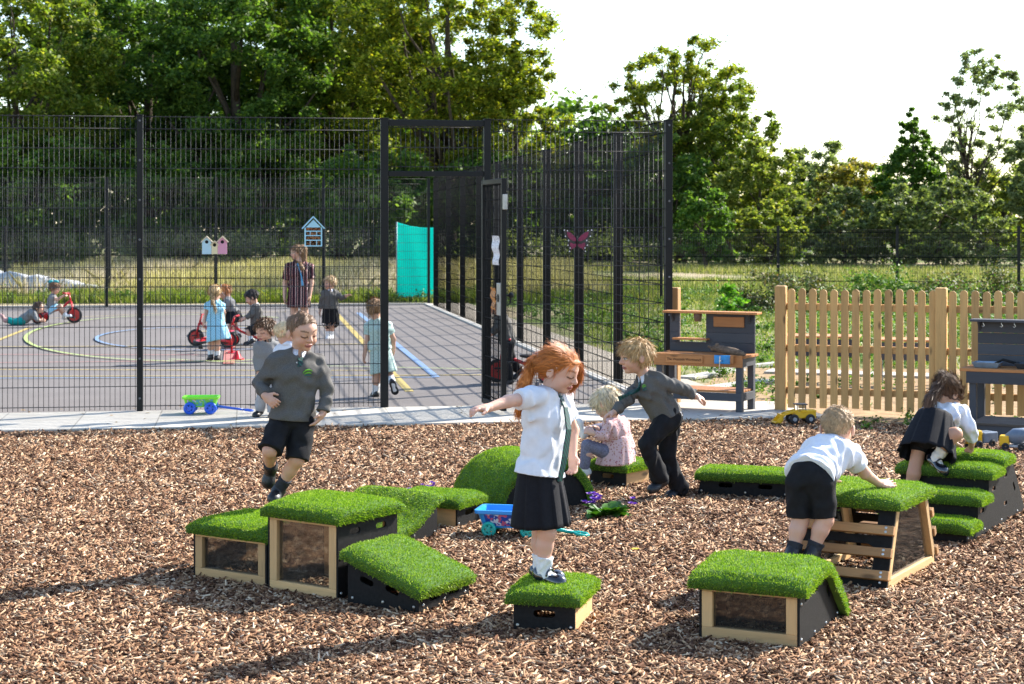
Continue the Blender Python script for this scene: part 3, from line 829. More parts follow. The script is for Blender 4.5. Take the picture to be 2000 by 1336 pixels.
p.skirt(M_STR, A(584, 555, 28.5), A(584, 600, 28.5), .125, .165, pleats=10, amp=.05, sc=(1.3, 1.2))
p.shoes(M_SHOE, 'strap')
k = p.J['neck']
p.strip('lanyard', [k+p.fwd*.10+p.lat*.04, k+p.fwd*.16-p.spine*.2-p.lat*.01, k+p.fwd*.165-p.spine*.36-p.lat*.03], [.018, .018, .04], flat('lanyard_blue', (.08, .3, .5), .5), .012)
p.hair((.2, .115, .055), .045, 'short', 900, .05, width=.006, extra=[([p.W((-.1, -.4, .2)), p.W((.0, -.42, -.3)), V3(A(592, 520, 28.55)), V3(A(597, 534, 28.5))], .075, .05), ([p.W((.35, .0, .1)), p.W((.38, .0, -.4)), V3(A(590, 524, 28.38))], .05, .04)])
p = Person('fair haired child in grey sweater and black shorts pointing sideways beside the woman', 29.4, dict(
    head=(644, 553, 0), neck=(645, 568, 0), shR=(633, 574, -.03), shL=(658, 574, .03), elR=(628, 592, 0), wrR=(625, 606, -.05), hdR=(624, 615, -.06),
    elL=(667, 582, -.05), wrL=(676, 578, -.12), hdL=(684, 575, -.15), hip=(645, 603, 0), hipR=(640, 607, 0), hipL=(651, 607, 0),
    knR=(640, 632, 0), anR=(641, 655, .02), toR=(639, 662, -.12), knL=(652, 630, 0), anL=(647, 653, .1), toL=(649, 660, -.04)),
    S=1.06, hs=.222, look=(-48, 6, 0), vox=.008, hair=(.5, .36, .2)).body()
p.sweater(M_SWEAT, .02, hem=-.0); p.collar(); p.shorts(M_BLACK, .95, .02, .03); p.shoes(M_SOCKW, 'boot', sockmat=M_SOCKW)
p.hair((.48, .33, .17), .05, 'short', 500, .05, width=.006)
M_GING = gingham('green_gingham', (.32, .47, .42), (.50, .60, .56)); M_GINGB = gingham('blue_gingham', (.20, .47, .62), (.38, .62, .74))
p = Person('girl in pale green summer dress walking away behind the gate post', 19.4, dict(
    head=(733, 604, 0), neck=(737, 627, 0), shL=(721, 637, 0), shR=(757, 637, 0), elL=(717, 667, 0), wrL=(712, 691, -.02), hdL=(710, 708, -.02),
    elR=(768, 662, .05), wrR=(769, 678, .1), hdR=(768, 690, .13), hip=(742, 688, 0), hipL=(733, 697, 0), hipR=(752, 697, 0),
    knL=(735, 731, 0), anL=(734, 765, .02), toL=(728, 774, .14), knR=(760, 730, .02), anR=(766, 747, -.16), toR=(773, 769, -.1)),
    S=1.05, hs=.218, look=(165, 5, 0), vox=.0065, hair=(.3, .17, .08)).body()
p.sweater(M_GING, .018, hem=.03, to=.55, name='dress', amp=.005)
p.skirt(M_GING, A(741, 675, 19.4), A(750, 727, 19.4), .085, .135, pleats=10, amp=.08, sc=(1.2, 1.1), wav=.006)
p.shoes(M_SHOE, 'strap', sockmat=M_SOCKW, sock_h=.12)
pb = p.W((0, -.48, .15)); p.hair((.27, .16, .08), .045, 'short', 800, .05, pony=(0, -.48, .15), width=.005, extra=[([pb, p.W((.02, -.62, .1)), p.W((.0, -.6, -.1))], .03, .025)])
p = Person('curly haired boy in a grey zipped jacket on the paving by the fence', 17.2, dict(
    head=(517, 646, 0), neck=(521, 668, 0), shR=(506, 677, -.02), shL=(541, 677, .03), elR=(503, 705, 0), wrR=(505, 728, -.05), hdR=(507, 742, -.08),
    elL=(546, 705, .02), wrL=(545, 733, -.03), hdL=(543, 748, -.05), hip=(523, 733, 0), hipR=(515, 740, 0), hipL=(533, 740, 0),
    knR=(512, 772, 0), anR=(508, 799, .05), toR=(498, 808, -.06), knL=(532, 772, -.02), anL=(533, 803, 0), toL=(529, 812, -.13)),
    S=.95, hs=.212, look=(-32, 12, 0), vox=.006, hair=(.13, .07, .035), eyes='down').body()
p.sweater(M_SWEAT_PALE, .022, hem=-.03, name='jacket'); p.collar(M_NAVY); p.shorts(cloth('pale_grey_jersey', (.36, .36, .38)), 2.04, .01, .008, 'trousers'); p.shoes(M_SHOE, 'boot')
p.hair((.14, .075, .04), .06, 'mop', 1500, .03, lift=.4, puff=.006, width=.006)
p = Person('fair haired child in a white shirt half hidden behind the boy on the tall cube', 16.9, dict(
    head=(557, 651, 0), neck=(561, 674, 0), shL=(545, 685, .03), shR=(580, 686, -.03), elL=(545, 714, 0), wrL=(548, 738, .03), hdL=(550, 752, .05),
    elR=(584, 714, 0), wrR=(584, 738, .03), hdR=(583, 752, .05), hip=(562, 743, 0), hipL=(554, 750, .02), hipR=(571, 750, -.02),
    knL=(554, 784, 0), anL=(554, 813, 0), toL=(560, 822, .13), knR=(571, 784, 0), anR=(571, 813, 0), toR=(577, 822, .13)),
    S=1.0, hs=.215, look=(120, 8, 0), vox=.0065, hair=(.5, .36, .2)).body()
p.sweater(M_WHITE, .018, hem=-.01, name='shirt'); p.collar(); p.shorts(M_BLACK, .95, .018, .025); p.shoes(M_SHOE, 'boot', sockmat=M_SOCKW)
p.hair((.5, .38, .23), .022, 'short', 900, .02, width=.004)
p = Person('dark haired boy in grey sweater riding a red tricycle towards the girl in blue', 27.0, dict(
    head=(491, 581, 0), neck=(499, 597, 0), shL=(503, 602, -.09), shR=(498, 602, .09), elL=(491, 614, -.12), wrL=(480, 621, -.12), hdL=(473, 624, -.12),
    elR=(489, 614, .12), wrR=(478, 621, .12), hdR=(472, 624, .12), hip=(503, 636, 0), hipL=(502, 640, -.07), hipR=(502, 640, .07),
    knL=(486, 648, -.1), anL=(491, 664, -.1), toL=(481, 671, -.1), knR=(487, 649, .1), anR=(489, 664, .1), toR=(479, 670, .1)),
    S=.98, hs=.215, look=(-82, 26, 0), vox=.0075, hair=(.03, .022, .02)).body()
p.sweater(M_SWEAT, .018, hem=-.0); p.collar(); p.shorts(M_BLACK, .95, .016, .02); p.shoes(M_SHOE, 'boot', sockmat=M_SOCKW)
p.hair((.022, .016, .014), .05, 'short', 500, .04, width=.006)
p = Person('ginger child in grey sweater and dark skirt bending over a tricycle, white hairband', 27.8, dict(
    head=(438, 571, 0), neck=(443, 585, 0), shL=(448, 591, -.1), shR=(442, 589, .1), elL=(437, 606, -.12), wrL=(432, 620, -.1), hdL=(428, 630, -.1),
    elR=(430, 606, .12), wrR=(424, 620, .1), hdR=(420, 629, .1), hip=(457, 611, 0), hipL=(459, 616, -.07), hipR=(457, 616, .07),
    knL=(451, 638, -.08), anL=(453, 655, -.08), toL=(443, 663, -.08), knR=(459, 638, .08), anR=(464, 655, .08), toR=(455, 662, .08)),
    S=1.02, hs=.215, look=(-100, 38, 0), vox=.0075, hair=(.4, .15, .05)).body()
p.sweater(M_SWEAT_PALE, .022, hem=-.0); p.skirt(M_NAVY, A(454, 606, 27.8), A(458, 630, 27.8), .1, .16, pleats=9, amp=.08); p.shoes(M_SHOE, 'boot', sockmat=M_SOCKW, sock_h=.1)
p.hair((.42, .17, .06), .06, 'mop', 600, .06, width=.006)
mb = MB(); mb.torus(p.W((0, -.05, .12))-p.off, p.M[:, 1]+p.M[:, 2]*.3, .42*p.hs, .012, 20, 6); mb.build('hairband', M_SOCKW, p.root, smooth=True)
p = Person('plaited blonde girl in pale blue summer dress seen from behind on the court', 24.5, dict(
    head=(420, 573, 0), neck=(421, 590, 0), shL=(406, 597, 0), shR=(432, 598, .03), elL=(403, 611, 0), wrL=(399, 626, -.03), hdL=(397, 636, -.04),
    elR=(437, 611, .05), wrR=(438, 623, .12), hdR=(436, 632, .16), hip=(421, 632, 0), hipL=(415, 639, 0), hipR=(427, 639, 0),
    knL=(412, 668, 0), anL=(411, 695, .0), toL=(408, 703, .13), knR=(424, 668, 0), anR=(424, 697, 0), toR=(425, 705, .13)),
    S=1.04, hs=.215, look=(168, 10, 0), vox=.007, hair=(.45, .3, .14)).body()
p.sweater(M_GINGB, .018, hem=.03, to=.5, name='dress'); p.skirt(M_GINGB, A(420, 622, 24.5), A(428, 664, 24.5), .09, .155, pleats=10, amp=.1, sc=(1.15, 1.1), wav=.008)
p.shoes(M_SHOE, 'boot', sockmat=M_SOCKW, sock_h=.08)
p.hair((.46, .31, .15), .045, 'short', 600, .05, pony=(0, -.45, -.2), width=.006, extra=[([p.W((0, -.45, -.1)), p.W((0, -.5, -.5)), V3(A(420, 604, 24.38))], .024, .014)])
p = Person('small girl with teal hair bow pedalling a red tricycle across the court', 33.8, dict(
    head=(107, 563, 0), neck=(104, 577, 0), shR=(102, 582, -.1), shL=(104, 582, .1), elR=(112, 585, -.13), wrR=(121, 579, -.13), hdR=(127, 577, -.13),
    elL=(113, 585, .13), wrL=(122, 579, .13), hdL=(128, 577, .13), hip=(101, 604, 0), hipR=(102, 605, -.07), hipL=(102, 605, .07),
    knR=(118, 598, -.1), anR=(128, 614, -.1), toR=(138, 618, -.1), knL=(119, 602, .1), anL=(126, 619, .1), toL=(136, 623, .1)),
    S=1.0, hs=.215, look=(80, 10, 0), vox=.009, hair=(.14, .07, .035)).body()
p.sweater(M_SWEAT_PALE, .018, hem=.0, to=.5, name='pinafore'); p.skirt(M_GINGB, A(102, 598, 33.8), A(108, 607, 33.8), .1, .15, pleats=8, amp=.06); p.shoes(M_SOCKW, 'boot')
p.hair((.16, .08, .04), .06, 'mop', 400, .06, width=.008)
mb = MB(); c = Vector(p.W((0, -.25, .55))-p.off)
for sx in (-1, 1): mb.ball(c+Vector((sx*.05, 0, .0)), (.06, .03, .035), 8, 6)
mb.build('hair_bow', flat('teal_ribbon', (.01, .3, .33), .5), p.root, smooth=True)
p = Person('boy in teal trousers lying on his belly behind the far tricycle', 33.3, dict(
    head=(76, 601, 0), neck=(69, 609, 0), shR=(66, 613, -.13), shL=(67, 611, .13), elR=(72, 624, -.17), wrR=(79, 626, -.12), hdR=(86, 626, -.1),
    elL=(73, 623, .17), wrL=(80, 625, .12), hdL=(87, 625, .1), hip=(45, 624, 0), hipR=(43, 627, -.07), hipL=(43, 626, .07),
    knR=(26, 629, -.07), anR=(12, 624, -.07), toR=(4, 617, -.07), knL=(26, 628, .07), anL=(10, 623, .07), toL=(2, 616, .07)),
    S=1.0, hs=.215, look=(85, -8, 0), vox=.009, hair=(.08, .045, .03)).body()
p.sweater(M_SWEAT_PALE, .018, hem=.0, to=1.5); p.shorts(cloth('teal_jersey', (.01, .28, .26)), 1.7, .014, .01, 'trousers'); p.shoes(cloth('pink_plimsoll', (.5, .3, .28)), 'boot')
p.hair((.08, .045, .03), .05, 'short', 400, .04, width=.008)
p = Person('child in black trousers pushing a red tricycle behind the open gate', 21.0, dict(
    head=(968, 596, 0), neck=(977, 616, 0), shL=(983, 623, -.1), shR=(977, 623, .1), elL=(971, 641, -.12), wrL=(962, 652, -.1), hdL=(953, 655, -.1),
    elR=(969, 641, .12), wrR=(960, 652, .1), hdR=(951, 655, .1), hip=(992, 668, 0), hipL=(993, 673, -.07), hipR=(991, 673, .07),
    knL=(989, 708, -.08), anL=(995, 741, -.06), toL=(983, 748, -.1), knR=(998, 703, .08), anR=(1012, 722, .1), toR=(1004, 738, .1)),
    S=1.05, hs=.215, look=(-85, 15, 0), vox=.0075, hair=(.1, .06, .035)).body()
p.sweater(M_SWEAT, .018, hem=-.0); p.shorts(M_BLACK, 2.04, .012, .01, 'trousers'); p.shoes(M_SHOE, 'boot')
p.hair((.1, .06, .035), .045, 'short', 500, .04, width=.006)
# ================================================================ turf topped play blocks
M_PANEL = flat('black_board', (.0115, .011, .0112), .65, .15, var=.35, scale=40, bstr=.25)
M_BOLT = flat('zinc_bolt', (.6, .6, .58), .3, metal=.9)
PINE = (.62, .40, .19)
M_PINE = {a: wood('pine', PINE, a) for a in 'xyz'}
M_TURF = island('turf_blades', [(0, (.08, .19, .007)), (.35, (.20, .35, .014)), (.75, (.31, .47, .03)), (1, (.48, .58, .10))], .55, trans=.22, spec=.35)
M_BASE = flat('turf_backing', (.05, .12, .012), .9)
M_CLEAR = acrylic('clear_acrylic')
def turf(parent, prof, w, axis='x', over=.03, dens=42000, th=.042, hgt=.0145, seed=0, drop=.034):
    """soft grass covered slab: profile [(a, z)] swept over width w (b from 0 to w); axis says which local axis a runs along"""
    pr = [Vector((a, z)) for a, z in prof]
    d0 = (pr[1]-pr[0]).normalized(); d1 = (pr[-1]-pr[-2]).normalized()
    pr[0] = pr[0]-d0*over; pr[-1] = pr[-1]+d1*over
    # resample and round the ends down
    P = []
    for i in range(len(pr)-1):
        n = max(2, int((pr[i+1]-pr[i]).length/.05))
        P += [pr[i].lerp(pr[i+1], k/n) for k in range(n)]
    P.append(pr[-1])
    for _ in range(2): P = [P[0]]+[(P[i-1]+P[i]*2+P[i+1])/4 for i in range(1, len(P)-1)]+[P[-1]]
    N = []
    for i in range(len(P)):
        t = (P[min(i+1, len(P)-1)]-P[max(i-1, 0)]).normalized(); N.append(Vector((-t.y, t.x)))
    bs = np.linspace(-over, w+over, max(6, int(w/.06)))
    nb = len(bs); V = []; Fc = []
    rg = np.random.default_rng(seed+3)
    for lay in (0, 1):
        for i, p in enumerate(P):
            for j, b in enumerate(bs):
                e = min(i, len(P)-1-i)*.05; f = min(abs(b+over), abs(w+over-b)); dd = 0
                for q in (e, f):
                    if q < .045: dd += .02*(1-q/.045)**2
                off = (th-dd+rg.uniform(-.003, .003)) if lay else -.0
                q = p+N[i]*off
                if lay == 0 and (i in (0, len(P)-1) or j in (0, nb-1)): q = q-N[i]*drop
                V.append((q.x, b, q.y) if axis == 'x' else (b, q.x, q.y))
    M = len(P)*nb
    for i in range(len(P)-1):
        for j in range(nb-1):
            a = i*nb+j; Fc.append((M+a, M+a+1, M+a+nb+1, M+a+nb)); Fc.append((a, a+nb, a+nb+1, a+1))
    for i in range(len(P)-1):
        for j in (0, nb-1): a = i*nb+j; Fc.append((a, M+a, M+a+nb, a+nb))
    for j in range(nb-1):
        for i in (0, len(P)-1): a = i*nb+j; Fc.append((a, a+1, M+a+1, M+a))
    V = np.array(V); Fc = np.array(Fc)
    me0 = np_mesh('t', V, Fc, 4); bm = bmesh.new(); bm.from_mesh(me0); bmesh.ops.recalc_face_normals(bm, faces=bm.faces)
    bm.faces.ensure_lookup_table(); bm.verts.index_update()
    Fc = np.array([[v.index for v in f.verts] for f in bm.faces]); nn = np.array([f.normal for f in bm.faces]); ar = np.array([f.calc_area() for f in bm.faces]); bm.free(); bpy.data.meshes.remove(me0)
    ok = np.arange(len(Fc)) ; top = (Fc >= M).sum(1) >= 2
    pw = np.where(top, ar, 0); n = int(pw.sum()*dens); pick = rg.choice(len(Fc), n, p=pw/pw.sum())
    u = rg.random((n, 2)); q = V[Fc[pick]]
    root = (q[:, 0]*(1-u[:, :1])+q[:, 1]*u[:, :1])*(1-u[:, 1:])+(q[:, 3]*(1-u[:, :1])+q[:, 2]*u[:, :1])*u[:, 1:]
    nr = nn[pick]+np.array([0, 0, .25]); sway = np.array([.35*math.sin(seed), .35*math.cos(seed*1.7), 0])
    dr = nr+rg.normal(size=(n, 3))*.38+sway; dr /= np.linalg.norm(dr, axis=1)[:, None]
    L = hgt*rg.uniform(.7, 1.3, n)[:, None]
    sd = np.cross(dr, rg.normal(size=(n, 3))); sd /= np.linalg.norm(sd, axis=1)[:, None]+1e-9; sd *= rg.uniform(.001, .0022, n)[:, None]
    root = root-nr*.004
    bend = rg.normal(size=(n, 3))*.25; bend[:, 2] -= .15
    mid = root+dr*L*.55; tip = root+dr*L+bend*L*.6
    BV = np.stack([root-sd, root+sd, mid+sd*.8, tip, mid-sd*.8], 1).reshape(-1, 3)
    me = bpy.data.meshes.new('turf')
    allV = np.concatenate([V, BV]).astype(np.float32)
    nl = np.concatenate([np.full(len(Fc), 4), np.full(n, 5)]).astype(np.int32)
    lv = np.concatenate([Fc.ravel(), (len(V)+np.arange(5*n))]).astype(np.int32)
    me.vertices.add(len(allV)); me.vertices.foreach_set('co', allV.ravel()); me.loops.add(len(lv)); me.loops.foreach_set('vertex_index', lv)
    me.polygons.add(len(nl)); st = np.concatenate([[0], np.cumsum(nl)[:-1]]).astype(np.int32)
    me.polygons.foreach_set('loop_start', st); me.polygons.foreach_set('loop_total', nl)
    me.polygons.foreach_set('material_index', np.concatenate([np.zeros(len(Fc)), np.ones(n)]).astype(np.int32)); me.update(calc_edges=True)
    o = link('turf_top', me, [M_BASE, M_TURF], parent)
    return o
def panel(parent, outer, holes, t, place, bolts=(), name='side_panel', mats=None, bdir=None):
    V, Fc = plate(outer, holes, t, place); mb = MB(); mb.poly(V, Fc); mb.mi = 1
    for a, b in bolts:
        p = Vector(place(a, b, t)); q = Vector(place(a, b, 0)); d = (p-q).normalized(); mb.disc(p+d*.002, d, .0085, .006, 10, .006)
    return mb.build(name, mats or [M_PANEL, M_BOLT], parent, bevel=.0015)
def PX(x0, y0): return None
def block(label, front_right, ang, w, d, h, group='turf topped play blocks', name='turf_block', shift=0):
    "empty at the front left base corner; local x along the front, y into depth"
    u = Vector((math.cos(ang), math.sin(ang), 0)); o = Vector(front_right)-u*w
    return thing(name, label, 'play block', (o.x, o.y, 0), ang, group)
def window_block(label, fr, ang, w, d, h, seed, group='turf topped play blocks', roof=None, slots=True):
    e = block(label, fr, ang, w, d, h, group)
    b = .05
    for y in (0, d-b):
        for x in (.012, w-b-.012): MB().box(x, x+b, y, y+b, b, h-b).build('post', M_PINE['z'], e, .003)
        MB().box(.012, w-.012, y, y+b, h-b, h).build('rail', M_PINE['x'], e, .003)
        MB().box(.012, w-.012, y, y+b, 0, b).build('rail', M_PINE['x'], e, .003)
        MB().box(b+.012, w-b-.012, y+.022, y+.026, b, h-b).build('window_pane', M_CLEAR, e)
    for x in (0.0, w-.012):
        hs = [slot(d*.28, h*.8, .085, .03), slot(d*.72, h*.8, .085, .03)] if slots else []
        bt = [(.025, .03), (d-.025, .03), (.025, h-.03), (d-.025, h-.03), (.025, h*.5), (d-.025, h*.5)]
        sgn = 1 if x else -1
        panel(e, [(0, 0), (d, 0), (d, h), (0, h)], hs, .012, (lambda a, c, t, x=x, sgn=sgn: (x+(t if sgn > 0 else .012-t), a, c)), bt)
    MB().box(.012, w-.012, b, d-b, h-.02, h-.002).build('deck_board', M_PINE['y'], e)
    turf(e, [(0, h), (w, h)], d, 'x', .028, seed=seed)
    return e
PA = rad(-33)
B2 = window_block('tall turf topped cube with timber framed clear window, tallest of the cluster', G(660, 1172), rad(-35), .48, .48, .415, 1)
B1 = window_block('lower turf topped cube with clear window, at the outer end beside the tall cube', G(521, 1146), PA, .52, .46, .268, 2)
# step hidden behind the tall cube, the boy stands on it
e = block('dark turf step behind the tall cube, under the boy', (-.99, 9.86, 0), rad(-33), .4, .34, .305)
for sx in (0, .388): panel(e, [(0, 0), (.34, 0), (.34, .305), (0, .305)], [slot(.17, .2)], .012, lambda a, c, t, sx=sx: (sx+t, a, c), [(.03, .03), (.31, .03)])
for y in (0, .31): MB().box(.012, .388, y, y+.03, 0, .305).build('end_board', M_PINE['x'], e, .003)
turf(e, [(0, .305), (.4, .305)], .34, 'x', .02, seed=3)
# ---- wedge ramp in front of the tall cube
def wedge(label, fl, ang, L, w, h0, h1, prof, seed, axis='x', group='turf topped play blocks'):
    e = thing('turf_ramp', label, 'play block', (fl[0], fl[1], 0), ang, group)
    out = [(0, 0), (L, 0)]+[(a, z) for a, z in prof[::-1]]
    hs = []
    for f in (.27, .63):
        zz = np.interp(L*f, [a for a, z in prof], [z for a, z in prof])
        if zz > .11: hs.append(slot(L*f, zz*.55+.005, .085, .03, math.atan2(prof[-1][1]-prof[0][1], L)*.9))
    bt = [(.03, .03), (L*.5, .03), (L-.03, .025), (.03, prof[0][1]-.03)]
    for b in (0, w-.012):
        if axis == 'x': pl = lambda a, c, t, b=b: (a, b+(.012-t if b == 0 else t), c)
        else: pl = lambda a, c, t, b=b: (b+(.012-t if b == 0 else t), a, c)
        panel(e, out, hs, .012, pl, bt)
    for a, h in ((0, h0), (L-.012, h1)):
        if h < .05: continue
        hh = [slot(w*.3, h*.5, .1, .028), slot(w*.7, h*.5, .1, .028)]
        if axis == 'x': pl = lambda p, c, t, a=a: (a+(.012-t if a == 0 else t), .012+p*(w-.024)/w, c)
        else: pl = lambda p, c, t, a=a: (.012+p*(w-.024)/w, a+(.012-t if a == 0 else t), c)
        panel(e, [(0, 0), (w, 0), (w, h-.004), (0, h-.004)], hh, .012, pl, [(.03, .03), (w-.03, .03), (w*.5, .03)], 'end_panel')
    turf(e, prof, w, axis, .026, seed=seed)
    return e
c = G(818, 1197); ang = rad(-31); u = Vector((math.cos(ang), math.sin(ang), 0)); v = Vector((-u.y, u.x, 0))
fl = c-u*.43
B3 = wedge('turf covered wedge ramp with slotted black sides, sloping down towards the viewer', fl, ang, .43, .46, .25, .105, [(0, .25), (.43, .105)], 4)
hi_l = Vector((-.93, 11.05, 0)); ang4 = rad(-31); u = Vector((math.cos(ang4), math.sin(ang4), 0)); v = Vector((-u.y, u.x, 0)); fl = hi_l-v*.5
B4 = wedge('turf ramp with a hollow curved slope behind the tall cube', fl, ang4, .5, .55, .05, .225, [(0, .05), (.12, .062), (.25, .10), (.36, .16), (.44, .215), (.5, .228)], 5, axis='y')
# ---- small low steps
def low_step(label, corner, ang, w, d, h, seed, slot_side='x', group='low turf steps'):
    e = thing('turf_step', label, 'play block', (corner[0], corner[1], 0), ang, group)
    for y in (0, d-.012):
        pl = lambda a, c, t, y=y: (a, y+(.012-t if y == 0 else t), c)
        if slot_side == 'x': panel(e, [(0, 0), (w, 0), (w, h), (0, h)], [slot(w*.5, h*.5, .105, .034)], .012, pl, [(.02, .02), (w-.02, .02), (.02, h-.016), (w-.02, h-.016)])
        else: MB().box(.012, w-.012, y, y+.012+(.0), 0, h-.001).build('end_board', wood('pine', PINE, 'x'), e, .002)
    for x in (0, w-.012):
        pl = lambda a, c, t, x=x: (x+(.012-t if x == 0 else t), a, c)
        if slot_side == 'x': MB().box(x, x+.012, .0125, d-.0125, 0, h-.001).build('end_board', wood('pine', PINE, 'y'), e, .002)
        else: panel(e, [(0, 0), (d, 0), (d, h), (0, h)], [slot(d*.5, h*.5, .105, .034)], .012, pl, [(.02, .02), (d-.02, .02), (.02, h-.016), (d-.02, h-.016)])
    MB().box(.013, w-.013, .013, d-.013, h-.015, h-.003).build('deck_board', wood('pine', PINE, 'x'), e)
    turf(e, [(0, h), (w, h)], d, 'x', .03, seed=seed)
    return e
low_step('small low turf step the red haired girl stands on', G(1003, 1228), rad(-14), .295, .42, .155, 6)
c = G(893, 1030); a5 = rad(-27); u = Vector((math.cos(a5), math.sin(a5), 0))
low_step('low turf step with pine side, between the curved ramp and the dome', c-u*.44, a5, .44, .32, .15, 7, 'y')
c = G(1222, 952); a7 = rad(-36); u = Vector((math.cos(a7), math.sin(a7), 0))
low_step('low turf step the toddler in pink is sitting on', c-u*.31, a7, .31, .33, .14, 8)
# ---- dome
pr_ = Vector((.54, 11.94, 0)); ad = rad(30); u = Vector((math.cos(ad), math.sin(ad), 0)); fl = pr_-u*.72
e = thing('turf_dome', 'big turf covered arch shaped mound with black half round ends', 'play block', (fl.x, fl.y, 0), ad, 'turf topped play blocks')
arc = [(.36-.36*math.cos(PI*(.02+.96*i/16)), .315*math.sin(PI*(.02+.96*i/16))) for i in range(17)]
for y in (0, .6):
    panel(e, [(0, 0), (.72, 0)]+arc[::-1][1:-1], [slot(.36, .2, .12, .036)], .012, lambda a, c, t, y=y: (a, y+(.012-t if y == 0 else t), c), [(.08, .03), (.64, .03), (.36, .28)], 'end_panel')
turf(e, arc, .612, 'x', .012, seed=9)
# ---- long low beam
ab = rad(-18); u = Vector((math.cos(ab), math.sin(ab), 0)); c = G(1362, 966)
e = thing('turf_beam', 'long low turf topped beam with slotted black front, behind the climbing boy', 'play block', (c.x, c.y, 0), ab, 'turf topped play blocks')
for y in (0, .27): panel(e, [(0, 0), (.95, 0), (.92, .14), (.03, .14)], [slot(.2, .075, .1, .03), slot(.48, .075, .1, .03), slot(.76, .075, .1, .03)], .012, lambda a, c, t, y=y: (a, y+(.012-t if y == 0 else t), c), [(.03, .03), (.05, .115), (.34, .03), (.62, .03), (.9, .115), (.92, .03)])
for x in (.03, .89): MB().box(x, x+.03, .0125, .2695, 0, .138).build('end_board', M_PINE['y'], e, .002)
turf(e, [(.02, .14), (.93, .14)], .282, 'x', .03, seed=10)
# ---- slatted A frame
fr = G(1733, 1152); aa = rad(-30); u = Vector((math.cos(aa), math.sin(aa), 0)); fl = fr-u*.52
e = thing('climbing_frame', 'turf topped A frame climber with wooden slat rungs and clear side windows', 'play block', (fl.x, fl.y, 0), aa, 'turf topped play blocks')
W_, D_, HH, LN = .52, .86, .425, .17
def fplace(t0, back=False):
    k = math.hypot(LN, HH)
    def pl(a, c, t):
        y = LN*c/k-(t if not back else t)*HH/k; z = HH*c/k+t*LN/k
        return (a, y if not back else D_-y, z)
    return pl
k = math.hypot(LN, HH)
for back in (False, True):
    panel(e, [(.0, 0), (W_, 0), (W_, k), (0, k)], [[(.09, k*.6), (W_-.09, k*.6), (W_-.09, k*.86), (W_-.13, k*.9), (.13, k*.9), (.09, k*.86)], [(.09, k*.1), (W_-.09, k*.1), (W_-.09, k*.46), (W_-.13, k*.5), (.13, k*.5), (.09, k*.46)]],
          .014, fplace(0, back), [(.04, .03), (W_-.04, .03), (.04, k-.03), (W_-.04, k-.03)], 'slope_panel')
    for f in (.14, .40, .66):
        mb = MB(); pl = fplace(0, back); P = [Vector(pl(x, k*f+c, t)) for x, c, t in ((-.012, -.024, .0145), (W_+.012, -.024, .0145), (W_+.012, .024, .0145), (-.012, .024, .0145), (-.012, -.024, .05), (W_+.012, -.024, .05), (W_+.012, .024, .05), (-.012, .024, .05))]
        mb.poly(P, [(3,2,1,0),(4,5,6,7),(0,1,5,4),(1,2,6,5),(2,3,7,6),(3,0,4,7)]); mb.mi = 1
        for x in (.03, W_-.03):
            for c in (-.01, .012): p = Vector(pl(x, k*f+c, .05)); q = Vector(pl(x, k*f+c, .04)); mb.disc(p, p-q, .009, .005, 10, .007)
        mb.build('rung', [wood('larch', (.45, .25, .11), 'x'), M_BOLT], e, .004)
for x in (.02, W_-.045):
    for y0, y1 in ((.035, LN+.03), (D_-.035, D_-LN-.03)): MB().bar((x+.0225, y0, .045), (x+.0225, y1, HH), .045, .05, (1, 0, 0)).build('leg', M_PINE['z'], e, .003)
    MB().box(x, x+.045, .02, D_-.02, .0, .045).build('base_rail', M_PINE['y'], e, .003)
    MB().box(x, x+.045, LN+.06, D_-LN-.06, HH-.05, HH-.002).build('rail', M_PINE['y'], e, .003)
    xx = x+.02
    MB().poly([(xx, .09, .045), (xx, D_-.09, .045), (xx, D_-LN-.06, HH-.05), (xx, LN+.06, HH-.05), (xx+.004, .09, .045), (xx+.004, D_-.09, .045), (xx+.004, D_-LN-.06, HH-.05), (xx+.004, LN+.06, HH-.05)],
              [(0,1,2,3),(7,6,5,4),(0,4,5,1),(1,5,6,2),(2,6,7,3),(3,7,4,0)]).build('window_pane', M_CLEAR, e)
turf(e, [(LN-.03, HH+.003), (D_-LN+.03, HH+.003)], W_, 'y', .035, seed=11)
# ---- ridge roofed house block in front
fr = G(1562, 1265); ah = rad(-25); u = Vector((math.cos(ah), math.sin(ah), 0)); w, d = .475, .70; fl = fr-u*w
e = thing('turf_ridge_block', 'ridged turf block with clear window and three slots in its black side', 'play block', (fl.x, fl.y, 0), ah, 'turf topped play blocks')
prof = [(0, .268), (.39, .31), (.70, .05)]
b = .052
for x in (.012, w-b-.012): MB().box(x, x+b, 0, b, b, .268-b).build('post', M_PINE['z'], e, .003)
MB().box(.012, w-.012, 0, b, .268-b, .268).build('rail', M_PINE['x'], e, .003); MB().box(.012, w-.012, 0, b, 0, b).build('rail', M_PINE['x'], e, .003)
MB().box(b+.012, w-b-.012, .022, .026, b, .268-b).build('window_pane', M_CLEAR, e)
for x in (0, w-.012):
    panel(e, [(0, 0), (.70, 0), (.70, .05), (.39, .31), (0, .268)], [slot(.13, .20, .085, .034, .1), slot(.27, .215, .085, .034, .1), slot(.50, .16, .085, .034, -.7)], .012, lambda a, c, t, x=x: (x+(.012-t if x == 0 else t), a, c),
          [(.025, .03), (.025, .19), (.25, .02), (.45, .02), (.66, .025), (.39, .27)])
MB().box(.0125, w-.0125, .36, .385, 0, .27).build('cross_board', M_PANEL, e)
turf(e, prof, w, 'y', .04, seed=12)
